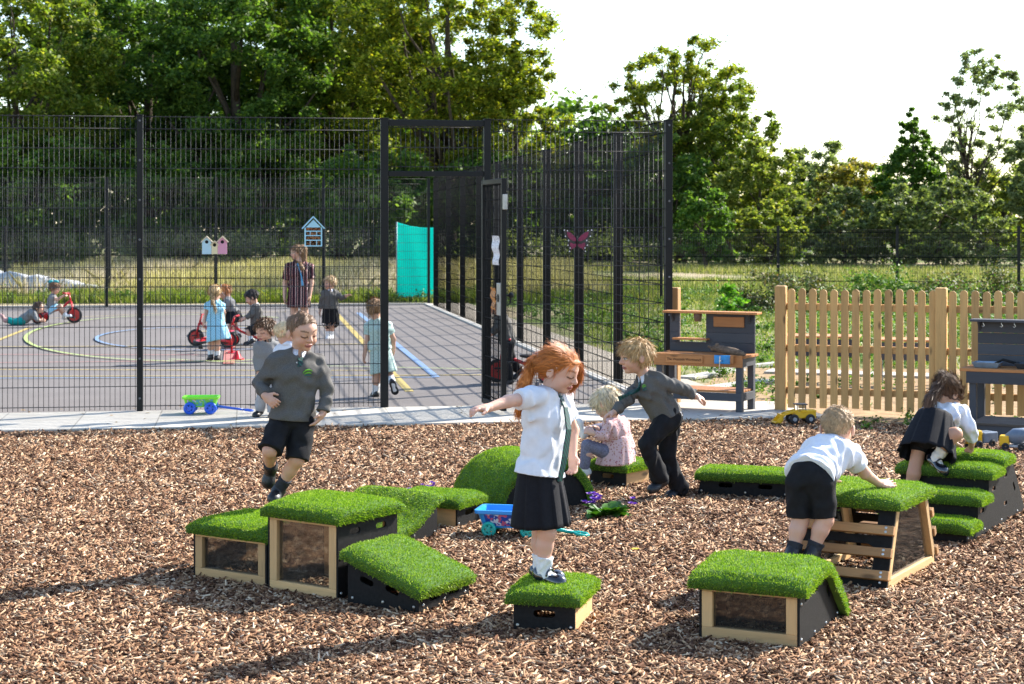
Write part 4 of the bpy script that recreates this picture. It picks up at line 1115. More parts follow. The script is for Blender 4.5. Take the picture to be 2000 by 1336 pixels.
# ---- stairs
fr = G(1888, 1063); as_ = rad(-30); u = Vector((math.cos(as_), math.sin(as_), 0)); w = .56; fl = fr-u*w
e = thing('turf_stairs', 'black sided turf stairs of four treads the bending girl climbs', 'play block', (fl.x, fl.y, 0), as_, 'turf topped play blocks')
st = [(0, .25, .09), (.25, .50, .225), (.50, .78, .355), (.78, 1.05, .40)]
out = [(0, 0), (1.4, 0), (1.36, .06), (1.05, .40)]
for a0, a1, z in st[::-1]: out += [(a1, z), (a0, z)] if (a1, z) != (1.05, .40) else [(a0, z)]
oo = []
for q in out:
    if q not in oo: oo.append(q)
for x in (0, w-.012): panel(e, oo, [slot(.35, .15, .08, .028), slot(.62, .25, .08, .028), slot(.9, .3, .08, .028), slot(1.12, .2, .08, .028, -.8), slot(.9, .12, .08, .028)], .012, lambda a, c, t, x=x: (x+(.012-t if x == 0 else t), a, c), [(.03, .03), (.4, .03), (.8, .03), (1.2, .03), (.3, .2), (.55, .33)])
z0 = 0
for a0, a1, z in st:
    panel(e, [(.0125, z0), (w-.0125, z0), (w-.0125, z-.001), (.0125, z-.001)], [], .012, lambda a, c, t, a0=a0: (a, a0+.012-t, c), [(.04, z-.02), (w-.04, z-.02), (.2, z-.02)], 'riser')
    z0 = z
for i, (a0, a1, z) in enumerate(st): turf(e, [(a0, z), (a1-.03, z)], w, 'y', .028, seed=13+i)

# ================================================================ plants and toys on the chips
def leaf(mb, base, dirv, L, wd, droop=.4, n=4):
    base = Vector(base); d = Vector(dirv).normalized(); s_ = d.cross(Vector((0, 0, 1))).normalized()*wd/2; V = []
    for i in range(n+1):
        t = i/n; p = base+d*L*t-Vector((0, 0, 1))*droop*L*t*t; k = math.sin(PI*(.12+.86*t))
        V += [p-s_*k+Vector((0, 0, .15*wd*k)), p-Vector((0, 0, .06*wd)), p+s_*k+Vector((0, 0, .15*wd*k))]
    Fc = []
    for i in range(n):
        a = i*3; Fc += [(a, a+1, a+4, a+3), (a+1, a+2, a+5, a+4)]
    mb.poly(V, Fc)
M_LEAF = island('primrose_leaf', [(0, (.03, .10, .012)), (1, (.08, .21, .03))], .5, trans=.25)
M_PET = island('violet_petal', [(0, (.09, .02, .38)), (.6, (.17, .05, .55)), (1, (.3, .1, .6))], .5, trans=.3)
def pansy(label, px, py, Y, s_, n_l=26, heads=7, seed=0):
    c = A(px, py, Y); r_ = random.Random(seed); e = thing('primrose', label, 'flowers', (c.x, c.y, .0), 0, 'purple primroses set in the wood chips')
    mb = MB()
    for i in range(n_l):
        a = r_.uniform(0, 2*PI); el = r_.uniform(.25, 1.0); rr = r_.uniform(0, .08)*s_
        leaf(mb, (rr*math.cos(a), rr*math.sin(a), .01), (math.cos(a)*math.cos(el), math.sin(a)*math.cos(el), math.sin(el)), r_.uniform(.09, .14)*s_, r_.uniform(.06, .085)*s_, .35)
    mb.build('leaves', M_LEAF, e, smooth=True)
    mb = MB()
    for i in range(heads):
        a = r_.uniform(0, 2*PI); rr = r_.uniform(.04, .16)*s_; h = Vector((rr*math.cos(a)*1.1, rr*math.sin(a)*.7, r_.uniform(.07, .12)*s_))
        for k in range(3):
            hh = h+Vector((r_.uniform(-.03, .03), r_.uniform(-.03, .03), r_.uniform(-.02, .02)))*s_
            for q in range(5):
                b = q*2*PI/5; leaf(mb, hh, (math.cos(b), math.sin(b)-.4, .7), .024*s_, .024*s_, .2, 2)
    mb.build('flower_heads', M_PET, e)
    return e
pansy('clump of primroses with broad green leaves and purple heads, out on the open chips', 1188, 1006, 11.45, 1.15, 40, 6, 2)
pansy('purple primrose showing just over the curved ramp', 812, 952, 12.2, .8, 20, 6, 5)
mb = MB()
for q in range(6): leaf(mb, (0, 0, .02), (math.cos(q), math.sin(q), .4), .03, .02, .2, 2)
o = mb.build('fallen_flower', flat('yellow_petal', (.8, .65, .03), .5)); o.location = G(1241, 1080); tag(o, 'single fallen yellow flower lying on the wood chips', 'flower')
def wagon(label, loc, rz, tubc, wheelc, handc, L, Wd, Hh, wr, group, hend, decal):
    e = thing('toy_wagon', label, 'toy wagon', loc, rz, group)
    mb = MB(); z0, z1 = wr*1.15, wr*1.15+Hh
    def ring(x0, x1, y, z, n=6):
        P = []
        for cx, cy, a0 in ((x1, y, 0), (x0, y, 90), (x0, -y, 180), (x1, -y, 270)):
            for i in range(n+1):
                a = math.radians(a0+90*i/n); r = .03; P.append(Vector((cx+(r*math.cos(a))-(r if cx == x1 else -r), cy+r*math.sin(a)-(r if cy > 0 else -r), z)))
        return P
    rs = [ring(-L*.42, L*.42, Wd*.38, z0), ring(-L*.5, L*.5, Wd*.5, z1), ring(-L*.53, L*.53, Wd*.54, z1+.002), ring(-L*.53, L*.53, Wd*.54, z1-.018), ring(-L*.515, L*.515, Wd*.51, z1-.02)]
    ins = [ring(-L*.48, L*.48, Wd*.47, z1+.002), ring(-L*.41, L*.41, Wd*.36, z0+.015)]
    n = len(rs[0]); V = rs[0]+rs[1]+rs[3]+rs[2]+ins[0]+ins[1]; Fc = [tuple(range(n))[::-1], tuple(5*n+k for k in range(n))]
    for k in range(5):
        for i in range(n): Fc.append((k*n+i, k*n+(i+1) % n, (k+1)*n+(i+1) % n, (k+1)*n+i))
    mb.poly(V, Fc); mb.build('tub', flat('plastic_'+tubc[0], tubc[1], .28, var=.06), e, smooth=False)
    def dplace(a, c, t): k = (c-z0)/(z1-z0); return (a, -(Wd*(.38+.12*k))-.001-t, c)
    for sgn in (1, -1):
        V, Fc = plate([(-L*.34, z0+.012), (L*.34, z0+.012), (L*.38, z1-.024), (-L*.38, z1-.024)], [], .002, dplace)
        V = [Vector((v.x, v.y*sgn, v.z)) for v in V]; MB().poly(V, Fc).build('picture_sticker', decal, e)
    for x in (-L*.3, L*.3):
        mb = MB(); mb.tube([(x, -Wd*.5, wr), (x, Wd*.5, wr)], .008, 8); mb.build('axle', flat('plastic_'+wheelc[0], wheelc[1], .3, var=.06), e)
        for y in (-Wd*.5, Wd*.5):
            mb = MB(); mb.torus((x, y, wr), (0, 1, 0), wr*.74, wr*.26, 20, 8, 1.1); mb.disc((x, y, wr), (0, 1, 0), wr*.3, .035, 12)
            for q in range(5):
                a = q*2*PI/5; mb.bar((x, y, wr), (x+wr*.7*math.cos(a), y, wr+wr*.7*math.sin(a)), .016, .022, (0, 1, 0))
            mb.build('wheel', flat('plastic_'+wheelc[0], wheelc[1], .3, var=.06), e, smooth=False)
    hx = Vector(hend); s0 = Vector((L*.5, 0, wr*1.1)); mb = MB(); dv = (hx-s0).normalized(); nv = dv.cross(Vector((0, 0, 1))).normalized()
    mb.tube([s0-dv*.05, s0+dv*.04, hx-dv*.08], [.016, .012, .012], 8)
    P = [hx-dv*.08, hx-dv*.05+nv*.035, hx+nv*.035, hx+dv*.015, hx-nv*.035, hx-dv*.05-nv*.035, hx-dv*.08]
    mb.tube(P, .009, 8); mb.build('handle', flat('plastic_'+handc[0], handc[1], .3, var=.06), e, smooth=True)
    return e
def decal(name, a, b, c, scale=70):
    t = NT(name); tc = t.n('ShaderNodeTexCoord'); vo = t.n('ShaderNodeTexVoronoi', Scale=scale); t.l(tc.outputs['Object'], vo.inputs['Vector'])
    h = t.n('ShaderNodeSeparateColor'); t.l(vo.outputs['Color'], h.inputs[0])
    return t.bsdf(t.ramp(h.outputs[0], [(0, a), (.55, a), (.6, b), (.8, b), (.85, c)]), .4)
wagon('bright blue toy wagon with turquoise wheels and loop handle, behind the red haired girl', (G(1000, 1046)[0], 10.78, 0), rad(-12), ('blue', (.02, .28, .75)), ('turquoise', (.01, .42, .36)), ('turquoise', (.01, .42, .36)), .40, .24, .105, .047, 'toy wagons', (.46, .0, .015), decal('wagon_stars', (.01, .06, .35), (.6, .65, .75), (.5, .1, .2), 60))
wagon('lime green toy wagon with blue wheels parked on the paving by the fence', (G(392, 812)[0], 17.5, .02), rad(4), ('lime', (.22, .72, .03)), ('royal_blue', (.015, .10, .62)), ('royal_blue', (.015, .10, .62)), .34, .22, .10, .062, 'toy wagons', (.50, -.05, .03), decal('wagon_meadow', (.08, .35, .4), (.15, .5, .06), (.6, .4, .5), 50))
# toy digger
def digger(label, loc, rz, s_):
    e = thing('toy_digger', label, 'toy digger', loc, rz); ye = flat('digger_yellow', (.72, .42, .01), .35, var=.08); dk = flat('digger_grey', (.05, .05, .055), .5)
    def b(name, m, *bx): return MB().box(*[q*s_ for q in bx]).build(name, m, e, .004)
    mb = MB()
    for bx in ((.0, .2, -.05, .05, .05, .11), (.06, .2, -.055, .055, .10, .125)): mb.box(*[q*s_ for q in bx])
    mb.build('chassis', ye, e, .006)
    cab = MB()
    for x, y in ((.02, -.045), (.02, .04), (.1, -.045), (.1, .04)): cab.box(*[q*s_ for q in (x, x+.008, y, y+.008, .11, .17)])
    cab.box(*[q*s_ for q in (.012, .12, -.052, .052, .17, .18)]); cab.build('cab_frame', dk, e, .002)
    mb = MB()
    for y in (-.045, .035): mb.bar(Vector((.03, y, .12))*s_, Vector((-.09, y, .09))*s_, .014*s_, .02*s_); mb.bar(Vector((-.09, y, .09))*s_, Vector((-.13, y, .05))*s_, .014*s_, .02*s_)
    mb.build('loader_arm', ye, e, .002)
    mb = MB(); pr = [(-.19, .01), (-.13, .01), (-.11, .04), (-.12, .09), (-.135, .09), (-.125, .045), (-.14, .022), (-.19, .02)]
    V, Fc = plate(pr, [], .13, lambda a, c, t: (a*s_, (t-.065)*s_, c*s_)); mb.poly(V, Fc)
    for y in (-.065, .06):
        V, Fc = plate([(-.19, .01), (-.13, .01), (-.11, .04), (-.12, .09)], [], .005, lambda a, c, t, y=y: (a*s_, (y+t)*s_, c*s_)); mb.poly(V, Fc)
    mb.build('bucket', ye, e, .002)
    for x, r in ((-.01, .045), (.14, .045)):
        for y in (-.065, .065):
            mb = MB(); mb.torus(Vector((x, y, r))*s_, (0, 1, 0), r*.68*s_, r*.32*s_, 18, 8, 1.2)
            w_ = mb.build('wheel', flat('toy_tyre', (.02, .02, .022), .8), e, smooth=True); mb = MB(); mb.disc(Vector((x, y, r))*s_, (0, 1, 0), r*.42*s_, .045*s_, 14); mb.build('hub', flat('toy_hub', (.25, .27, .3), .4), w_)
    return e
digger('yellow toy loader with a scoop, on the chips near the picket gate post', (G(1548, 828)[0], G(1548, 829)[1], .01), rad(8), 1.05)
e = thing('toy_digger', 'yellow and grey toy truck half seen past the bending girl, below the mud kitchen', 'toy digger', (G(1912, 880)[0], 14.9, .01), rad(30))
MB().box(-.06, .03, -.06, .06, .03, .15).build('cab', flat('digger_yellow', (.72, .42, .01), .35), e, .012)
MB().box(.035, .2, -.07, .07, .04, .13).build('tipper', flat('toy_bluegrey', (.12, .16, .22), .4), e, .01)
for x in (-.02, .13):
    for y in (-.07, .07):
        mb = MB(); mb.torus((x, y, .035), (0, 1, 0), .022, .013, 14, 8); mb.build('wheel', flat('toy_tyre', (.02, .02, .022), .8), e, smooth=True)
e = thing('toy_truck', 'grey and yellow toy mixer on the chips at the edge below the mud kitchen deck', 'toy truck', (G(1984, 882)[0], 14.75, .01), rad(-20))
mb = MB(); mb.tube([(-.07, 0, .1), (0, 0, .11), (.09, 0, .13), (.12, 0, .14)], [.03, .07, .06, .03], 14); mb.build('drum', flat('toy_bluegrey', (.12, .16, .22), .4), e, smooth=True)
MB().box(-.12, -.04, -.05, .05, .03, .12).build('cab', flat('digger_yellow', (.72, .42, .01), .35), e, .01); MB().box(-.1, .12, -.045, .045, .025, .045).build('chassis', flat('toy_grey', (.4, .4, .42), .4), e, .004)
for x in (-.07, .06):
    for y in (-.055, .055):
        mb = MB(); mb.torus((x, y, .03), (0, 1, 0), .02, .012, 14, 8); mb.build('wheel', flat('toy_tyre', (.02, .02, .022), .8), e, smooth=True)
# tricycles
M_RED = flat('tricycle_red', (.50, .012, .015), .3, var=.1); M_TYRE = flat('toy_tyre', (.02, .02, .022), .8)
def tricycle(label, loc, rz, s_=1.0, tip=None):
    e = thing('tricycle', label, 'tricycle', loc, rz, 'red school tricycles')
    def wheel(c, r):
        mb = MB(); mb.torus(Vector(c)*s_, (0, 1, 0), r*.84*s_, r*.16*s_, 22, 8, 1.15); w_ = mb.build('wheel', M_TYRE, e, smooth=True)
        mb = MB(); mb.disc(Vector(c)*s_, (0, 1, 0), r*.76*s_, .03*s_, 20); mb.disc(Vector(c)*s_, (0, 1, 0), r*.2*s_, .05*s_, 12); mb.build('rim', M_RED, w_)
    wheel((.32, 0, .15), .15)
    for y in (-.2, .2): wheel((-.3, y, .11), .11)
    mb = MB(); q = lambda *p: [Vector(x)*s_ for x in p]
    mb.tube(q((.25, 0, .42), (.12, 0, .3), (-.12, 0, .2), (-.3, 0, .12)), .022*s_, 8); mb.tube(q((-.3, -.2, .11), (-.3, .2, .11)), .018*s_, 8); mb.tube(q((-.05, 0, .22), (-.06, 0, .32)), .02*s_, 8)
    mb.build('frame', M_RED, e, smooth=True)
    mb = MB()
    for y in (-.04, .04): mb.tube(q((.32, y, .15), (.26, y*.8, .40)), .014*s_, 8)
    mb.tube(q((.26, 0, .38), (.22, 0, .54)), .018*s_, 8); mb.build('fork', M_RED, e, smooth=True)
    mb = MB(); mb.tube(q((.16, -.2, .56), (.21, -.1, .55), (.22, 0, .54), (.21, .1, .55), (.16, .2, .56)), .014*s_, 8); mb.build('handlebar', M_RED, e, smooth=True)
    mb = MB(); mb.ball(Vector((-.08, 0, .34))*s_, (.13*s_, .1*s_, .03*s_), 14, 8); mb.build('seat', M_TYRE, e, smooth=True)
    mb = MB()
    for y in (-.1, .1): mb.box(*[v_*s_ for v_ in (.28, .36, y-.035, y+.035, .1+(.08 if y > 0 else 0), .12+(.08 if y > 0 else 0))])
    mb.tube(q((.32, -.1, .15), (.32, .1, .15)), .01*s_, 6); mb.build('pedals', M_TYRE, e)
    return e
tricycle('red tricycle with the girl in the teal bow on it', (G(110, 632)[0], 33.8, .005), rad(0), 1.05)
tricycle('red tricycle ridden by the dark haired boy', (G(485, 679)[0], 27.0, .005), rad(182), .88)
tricycle('red tricycle steered by the ginger child, partly behind the blue dress', (A(418, 664, 27.4)[0], 27.4, .005), rad(175), .9)
tricycle('red tricycle behind the open gate leaf', (A(1022, 755, 21)[0], 21.05, .005), rad(178), .95)
t_ = tricycle('red tricycle lying on its side at the feet of the girl in blue', (A(415, 690, 25.6)[0], 25.7, .05), rad(160), .8); t_.rotation_euler = (rad(78), 0, rad(165)); t_.location.z = .16
mb = MB(); mb.tube([(0, 0, 0), (0, 0, .015)], [.1, .1], 14); mb.tube([(0, 0, .015), (0, 0, .12)], [.075, .02], 14); o = mb.build('marker_cone', flat('cone_red', (.6, .01, .02), .4)); o.location = G(463, 703); o.location.z = .006; tag(o, 'little red marker cone on the court', 'cone')
# ================================================================ fences, gate, things hung on them
M_STEEL = flat('black_powder_coat', (.006, .0065, .0075), .5, .25, var=.15, bstr=.03)
M_WIRE = flat('black_wire', (.005, .0055, .0065), .8, .08, var=.1, bstr=0.0)
M_WIRE_LIT = flat('lit_black_wire', (.030, .029, .031), .5, .4, var=.1, bstr=0.0)  # same black wire as above, its colour raised so it reads as sunlit
def wire_panel(parent, x0, x1, z0, z1, y=0.0, pitch=.05, rows=.2, d=.0054, name='mesh_panel', hz2=True, dh=.007, mat=None):
    xs = np.arange(x0+pitch/2, x1, pitch); zs = np.append(np.arange(z0+.04, z1-.02, rows), z1-dh)
    B = [(x-d/2, x+d/2, y-d/2, y+d/2, z0, z1) for x in xs]+[(x0, x1, y+sg*(d/2+dh/2)-dh/2, y+sg*(d/2+dh/2)+dh/2, z-dh/2, z+dh/2) for z in zs for sg in ((1, -1) if hz2 else (1,))]
    B = np.array(B); V = B[:, [[0,2,4],[1,2,4],[1,3,4],[0,3,4],[0,2,5],[1,2,5],[1,3,5],[0,3,5]]].reshape(-1, 3)
    f = np.array([(3,2,1,0),(4,5,6,7),(0,1,5,4),(1,2,6,5),(2,3,7,6),(3,0,4,7)]); Fc = (np.arange(len(B))[:, None, None]*8+f).reshape(-1, 4)
    return link(name, np_mesh(name, V, Fc, 4), mat or M_WIRE_LIT, parent)
def post(parent, x, w=.06, dp=.10, h=3.0, y=0.0, name='post', clips=True):
    mb = MB(); mb.box(x-w/2, x+w/2, y-dp/2, y+dp/2, 0, h); mb.box(x-w/2-.003, x+w/2+.003, y-dp/2-.003, y+dp/2+.003, h, h+.012)
    if clips:
        mb.mi = 1
        for z in np.arange(.15, h, .4): mb.disc((x, y-dp/2-.004, z), (0, 1, 0), .012, .01, 8)
    return mb.build(name, [M_STEEL, flat('clip_grey', (.12, .12, .13), .35)], parent, .003)
CC = Vector((1.65, 18.56, 0)); FA = math.atan2(.148, .989); U = Vector((-math.cos(FA), -math.sin(FA), 0)); SV = Vector((-.152, .988, 0)).normalized()
# front run, left of the gate: local x runs to the right, origin at the gate's left post
g0 = CC+U*3.0
e = thing('mesh_fence', 'tall black wire mesh fence left of the gate, carrying the little birdhouses', 'fence', g0, FA, 'ball court fence runs')
for i, x in enumerate((-2.47, -4.97)): post(e, x)
for x0, x1 in ((-2.44, -.03), (-4.94, -2.50), (-7.4, -5.0)): wire_panel(e, x0, x1, .03, 3.0, -.02)
# gateway
e = thing('gateway', 'black steel gateway frame with wire mesh over the opening', 'gateway', g0, FA)
post(e, 0, .08, .08, 2.99, name='gate_post', clips=False); post(e, 1.07, .07, .08, 2.99, name='gate_post', clips=False)
MB().box(.041, 1.034, -.03, .03, 2.92, 2.985).build('top_rail', M_STEEL, e, .004); MB().box(.041, 1.034, -.03, .03, 2.40, 2.455).build('head_rail', M_STEEL, e, .004)
wire_panel(e, .045, 1.03, 2.46, 2.915, 0)
# open leaf
hg = g0+Vector((math.cos(FA), math.sin(FA), 0))*1.035+Vector((0, -.07, 0)); fe = Vector((-.112, 17.47, 0)); dv = fe-hg; lf = math.atan2(dv.y, dv.x); LW = .90
e = thing('gate', 'open black mesh gate leaf with paper notice, standing out over the paving', 'gate', hg, lf)
for x in (.0, LW-.05): MB().box(x, x+.05, -.025, .025, .06, 2.36).build('stile', M_STEEL, e, .004)
for z in (.06, 2.31): MB().box(.051, LW-.051, -.022, .022, z, z+.05).build('rail', M_STEEL, e, .004)
wire_panel(e, .05, LW-.05, .11, 2.31, 0, mat=M_WIRE)
o = MB().box(LW-.2, LW-.052, -.032, .032, 1.0, 1.32).build('lock_box', flat('galvanised', (.4, .4, .4), .4, metal=.7), e, .006)
mb = MB(); mb.disc((LW-.12, -.036, 1.17), (0, 1, 0), .04, .006, 16); mb.build('keep', M_STEEL, o)
mb = MB(); mb.tube([(LW-.03, .025, 1.2), (LW-.03, .07, 1.2), (LW-.03, .07, 1.12)], .012, 8); mb.ball((LW-.03, .075, 1.2), .03); mb.build('handle', M_STEEL, o)
MB().box(LW+.001, LW+.05, -.02, .02, 2.05, 2.2).build('stop_plate', flat('galvanised', (.4, .4, .4), .4, metal=.7), e, .004)
def paper(name, label, cat, x0, x1, z0, z1, col, lines):
    e2 = thing(name, label, cat, hg, lf)
    n = 12; mb = MB(); V = []
    for lay in (0, .003):
        for i in range(n+1):
            z = z0+(z1-z0)*i/n; y = -.028-.007*math.sin(i*1.1)-.004
            V += [(x0+.03*math.sin(i*.5), y-lay, z), (x1, y-lay, z)]
    k = 2*(n+1); Fc = []
    for i in range(n): Fc += [(2*i, 2*i+1, 2*i+3, 2*i+2), (k+2*i, k+2*i+2, k+2*i+3, k+2*i+1), (2*i, 2*i+2, k+2*i+2, k+2*i), (2*i+1, k+2*i+1, k+2*i+3, 2*i+3)]
    mb.poly(V, Fc); mb.build('sheet', lines, e2)
    return e2
def printed(name, bg, ink, sc=60):
    t = NT(name); n1 = t.noise(sc, 3, stretch=(.5, 1, 1.4))
    return t.bsdf(t.ramp(n1, [(.52, bg), (.58, ink)]), .6)
paper('notice', 'crumpled white paper notice tied to the gate leaf', 'notice', LW-.36, LW-.08, 1.5, 1.79, 0, printed('notice_print', (.75, .74, .76), (.4, .36, .42)))
paper('warning_sign', 'small orange notice tied beside the gate lock', 'notice', LW-.42, LW-.25, 1.05, 1.27, 0, printed('orange_print', (.6, .22, .03), (.05, .03, .02)))
# front run right of the gate
e = thing('mesh_fence', 'short black mesh fence between gate and corner, carrying the metal butterfly', 'fence', CC, FA, 'ball court fence runs')
post(e, 0, .075, .10, 3.0, name='corner_post'); wire_panel(e, -1.89, -.04, .03, 3.0, -.02)
# side run
SA = math.atan2(SV.y, SV.x)
e = thing('mesh_fence', 'long black mesh fence receding along the side of the court to the teal sheet', 'fence', CC, SA, 'ball court fence runs')
for i in range(1, 10): post(e, 2.5*i-.0, .06, .11, 3.0)
first = None
for i in range(9):
    o = wire_panel(e, .05, 2.46, .03, 3.0, .06, name='mesh_panel', d=.004, dh=.007, mat=M_WIRE) if first is None else first.copy()
    if first is None: first = o
    else: COL.objects.link(o); o.parent = e
    o.location = (2.5*i, 0, 0)
BC = CC+SV*22.5+SV*1.1
e = thing('mesh_fence', 'black mesh fence along the far end of the court behind the riders', 'fence', BC, FA+PI, 'ball court fence runs')
first = None
for i in range(8):
    post(e, 2.5*i+.05, .06, .1, 3.0)
    o = wire_panel(e, .08, 2.52, .03, 3.0, .0) if first is None else first.copy()
    if first is None: first = o
    else: COL.objects.link(o); o.parent = e
    o.location = (2.5*i, 0, 0)
# boundary fence
b0 = Vector((-16.5, 47.55, -.02)); b1 = Vector((19, 42.3, -.02)); dv = b1-b0; ba = math.atan2(dv.y, dv.x); n = int(dv.length/2.93)
e = thing('boundary_fence', 'low black mesh boundary fence crossing the meadow in front of the trees', 'fence', b0, ba)
first = None
for i in range(n):
    post(e, 2.93*i, .07, .07, 1.88, clips=False)
    o = wire_panel(e, .04, 2.89, .02, 1.8, .0, .06, .22, .005, dh=.006) if first is None else first.copy()
    if first is None: first = o
    else: COL.objects.link(o); o.parent = e
    o.location = (2.93*i, 0, 0)
    mb = MB(); [mb.box(2.93*i+.036, 2.93*i+2.894, -.012, .012, z_, z_+.022) for z_ in (.5, 1.1, 1.72)]; mb.build('mesh_fold', M_WIRE, e)
# hung on the front fence
def fpt(px, py, dy=-.06):
    "point on the front fence line behind a pixel"
    k = (px-1000)/F; nrm_ = Vector((math.sin(FA), -math.cos(FA), 0)); Y = (g0.dot(nrm_))/(Vector((k, 1, 0)).dot(nrm_)); p = A(px, py, Y); return p+Vector((0, dy, 0))
p = fpt(421, 496); e = thing('birdhouse', 'row of three little gabled birdhouses, blue, cream and pink, hung on the mesh fence', 'birdhouse', p, FA)
sc = 17.9/F
for nm, col, x0, x1, hz in (('blue_house', (.42, .60, .68), -24, -6, 24), ('cream_house', (.68, .58, .36), -6, 6, 18), ('pink_house', (.62, .28, .38), 6, 24, 24)):
    x0, x1, hz = x0*sc, x1*sc, hz*sc; xm = (x0+x1)/2; rf = (x1-x0)/2*1.0
    V, Fc = plate([(x0+.001, 0), (x1-.001, 0), (x1-.001, hz), (xm, hz+rf), (x0+.001, hz)], [[(xm+.018*math.cos(a), hz*.98+.018*math.sin(a)) for a in np.linspace(0, 2*PI, 12, endpoint=False)]], .012, lambda a, c, t: (a, -t, c))
    mb = MB(); mb.poly(V, Fc); mb.box(x0+.001, x1-.001, .0005, .07, 0, hz); h_ = mb.build(nm, flat(nm, col, .6, var=.06), e)
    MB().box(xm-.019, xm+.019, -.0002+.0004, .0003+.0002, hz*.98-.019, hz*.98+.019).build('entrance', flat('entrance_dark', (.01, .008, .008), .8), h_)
    mb = MB()
    for sx in (-1, 1): mb.bar((xm, .03, hz+rf+.006), (xm+sx*((x1-x0)/2+.012), .03, hz-.006), .11, .01, (0, 0, 1))
    mb.build('roof', flat('roof_cream', (.62, .52, .36), .6), h_)
p = fpt(613, 481); e = thing('insect_hotel', 'pale blue house shaped insect hotel filled with bark and canes, on the mesh fence', 'insect hotel', p, FA)
mbl = flat('hotel_blue', (.35, .62, .74), .55, var=.06); wd, hb, rt = 17*sc, 37*sc, 58*sc
mb = MB()
for x in (-wd, wd-.012): mb.box(x, x+.012, -.06, .02, 0, hb)
for z in (0, .058, .105, .15): mb.box(-wd+.0121, wd-.0121, -.06, .02, z, z+.01)
for z0, z1 in ((.01, .058), (.115, .15)):
    for x in (-.035, .03): mb.box(x, x+.007, -.059, .019, z0+.0002, z1-.0002)
mb.build('frame', mbl, e)
mb = MB()
for sx in (-1, 1): mb.bar((0, -.02, rt), (sx*(wd+.025), -.02, hb-.012), .1, .011)
mb.build('roof', mbl, e)
V, Fc = plate([(-wd+.012, hb), (wd-.012, hb), (0, rt-.03)], [], .01, lambda a, c, t: (a, -.045-t, c)); MB().poly(V, Fc).build('gable', mbl, e)
MB().box(-wd+.0125, wd-.0125, .0205, .026, 0, hb).build('back_board', flat('hotel_dark', (.03, .015, .01), .9), e)
r_ = random.Random(4)
for z0, z1, c in ((.011, .057, (.25, .12, .05)), (.069, .104, (.42, .18, .07)), (.116, .149, (.3, .14, .06)), (.161, hb, (.32, .12, .05))):
    mb = MB()
    for i in range(40):
        x = r_.uniform(-wd+.02, wd-.02); z = r_.uniform(z0+.006, max(z0+.007, z1-.006)); mb.disc((x, -.03+r_.uniform(-.012, .01), z), (0, 1, 0), r_.uniform(.004, .007), .04, 6)
    mb.build('filling', flat('canes%d' % int(z0*1000), c, .8, var=.5, scale=90), e)
# butterfly
p = fpt(1126, 470, -.07); e = thing('butterfly', 'dark pink metal butterfly with white spotted black edges, on the mesh fence', 'ornament', p, FA)
s2 = 18.4/F*1.18
for sx in (-1, 1):
    for nm, pts in (('upper_wing', [(1, 2), (8, 11), (18, 18), (24, 19), (22, 8), (16, 1), (8, -4), (1, -4)]), ('lower_wing', [(1, -3), (8, -3.5), (16, 0), (17, -8), (13, -13), (14, -19), (9, -14), (4, -12), (1, -8)])):
        P = [(sx*x*s2, y*s2) for x, y in pts]
        w_ = MB(); V, Fc = plate(P, [], .004, lambda a, c, t: (a, -.01-abs(a)*.35-t, c)); w_.poly(V, Fc); w = w_.build(nm, flat('wing_black', (.012, .008, .012), .4), e)
        cx = sum(a for a, b in P)/len(P); cz = sum(b for a, b in P)/len(P); P2 = [(cx*.8+(a-cx)*.72, cz+(b-cz)*.68) for a, b in P]
        w_ = MB(); V, Fc = plate(P2, [], .003, lambda a, c, t: (a, -.0165-abs(a)*.35-t, c)); w_.poly(V, Fc); w_.build('wing_panel', flat('wing_plum', (.19, .014, .055), .6, var=.4, scale=60), w)
        w_ = MB()
        for a, b in P[2:6]: w_.disc((a*.95, -.0165-abs(a)*.35, b*.92), (0, 1, 0), .006, .004, 8)
        w_.build('dot_print', flat('wing_white', (.8, .75, .78), .4), w)
mb = MB(); mb.tube([(0, -.025, -.05), (0, -.028, 0), (0, -.025, .05)], [.004, .009, .006], 8)
for sx in (-1, 1): mb.tube([(0, -.025, .05), (sx*.03, -.03, .1)], .003, 5); mb.ball((sx*.03, -.03, .1), .006, 6, 5)
mb.build('insect_body', flat('wing_black', (.012, .008, .012), .4), e)
# teal sheet on a light frame beyond the court
p0 = A(776, 590, 43.6); p1 = A(851, 590, 43.6); e = thing('cloth_screen', 'bright turquoise cloth screen stretched on a pole frame at the far end of the court', 'cloth screen', (p0.x, 43.6, -.02), 0)
wd = p1.x-p0.x; n = 14; V = []; Fc = []
for lay in (0, -.006):
    for i in range(n+1):
        for k in range(n+1):
            a, b = i/n, k/n; top = 1.98-.13*a-.05*math.sin(PI*a); V.append((a*wd, .05*math.sin(PI*a)*math.sin(3*b+1)+.012*math.sin(11*a+5*b)+lay, .1+(top-.1)*b))
N = (n+1)**2
for i in range(n):
    for k in range(n): q = i*(n+1)+k; Fc.append((q, q+n+1, q+n+2, q+1)); Fc.append((N+q, N+q+1, N+q+n+2, N+q+n+1))
m_ = NT('turquoise_cloth'); d_ = m_.n('ShaderNodeBsdfDiffuse', Color=(.01, .60, .54, 1)); t2 = m_.n('ShaderNodeBsdfTranslucent', Color=(.02, .72, .64, 1)); mx = m_.n('ShaderNodeMixShader'); mx.inputs[0].default_value = .5
m_.l(d_.outputs[0], mx.inputs[1]); m_.l(t2.outputs[0], mx.inputs[2]); m_.l(mx.outputs[0], m_.out.inputs[0])
link('cloth', np_mesh('cloth', np.array(V), np.array(Fc), 4), m_.m, e, smooth=True)
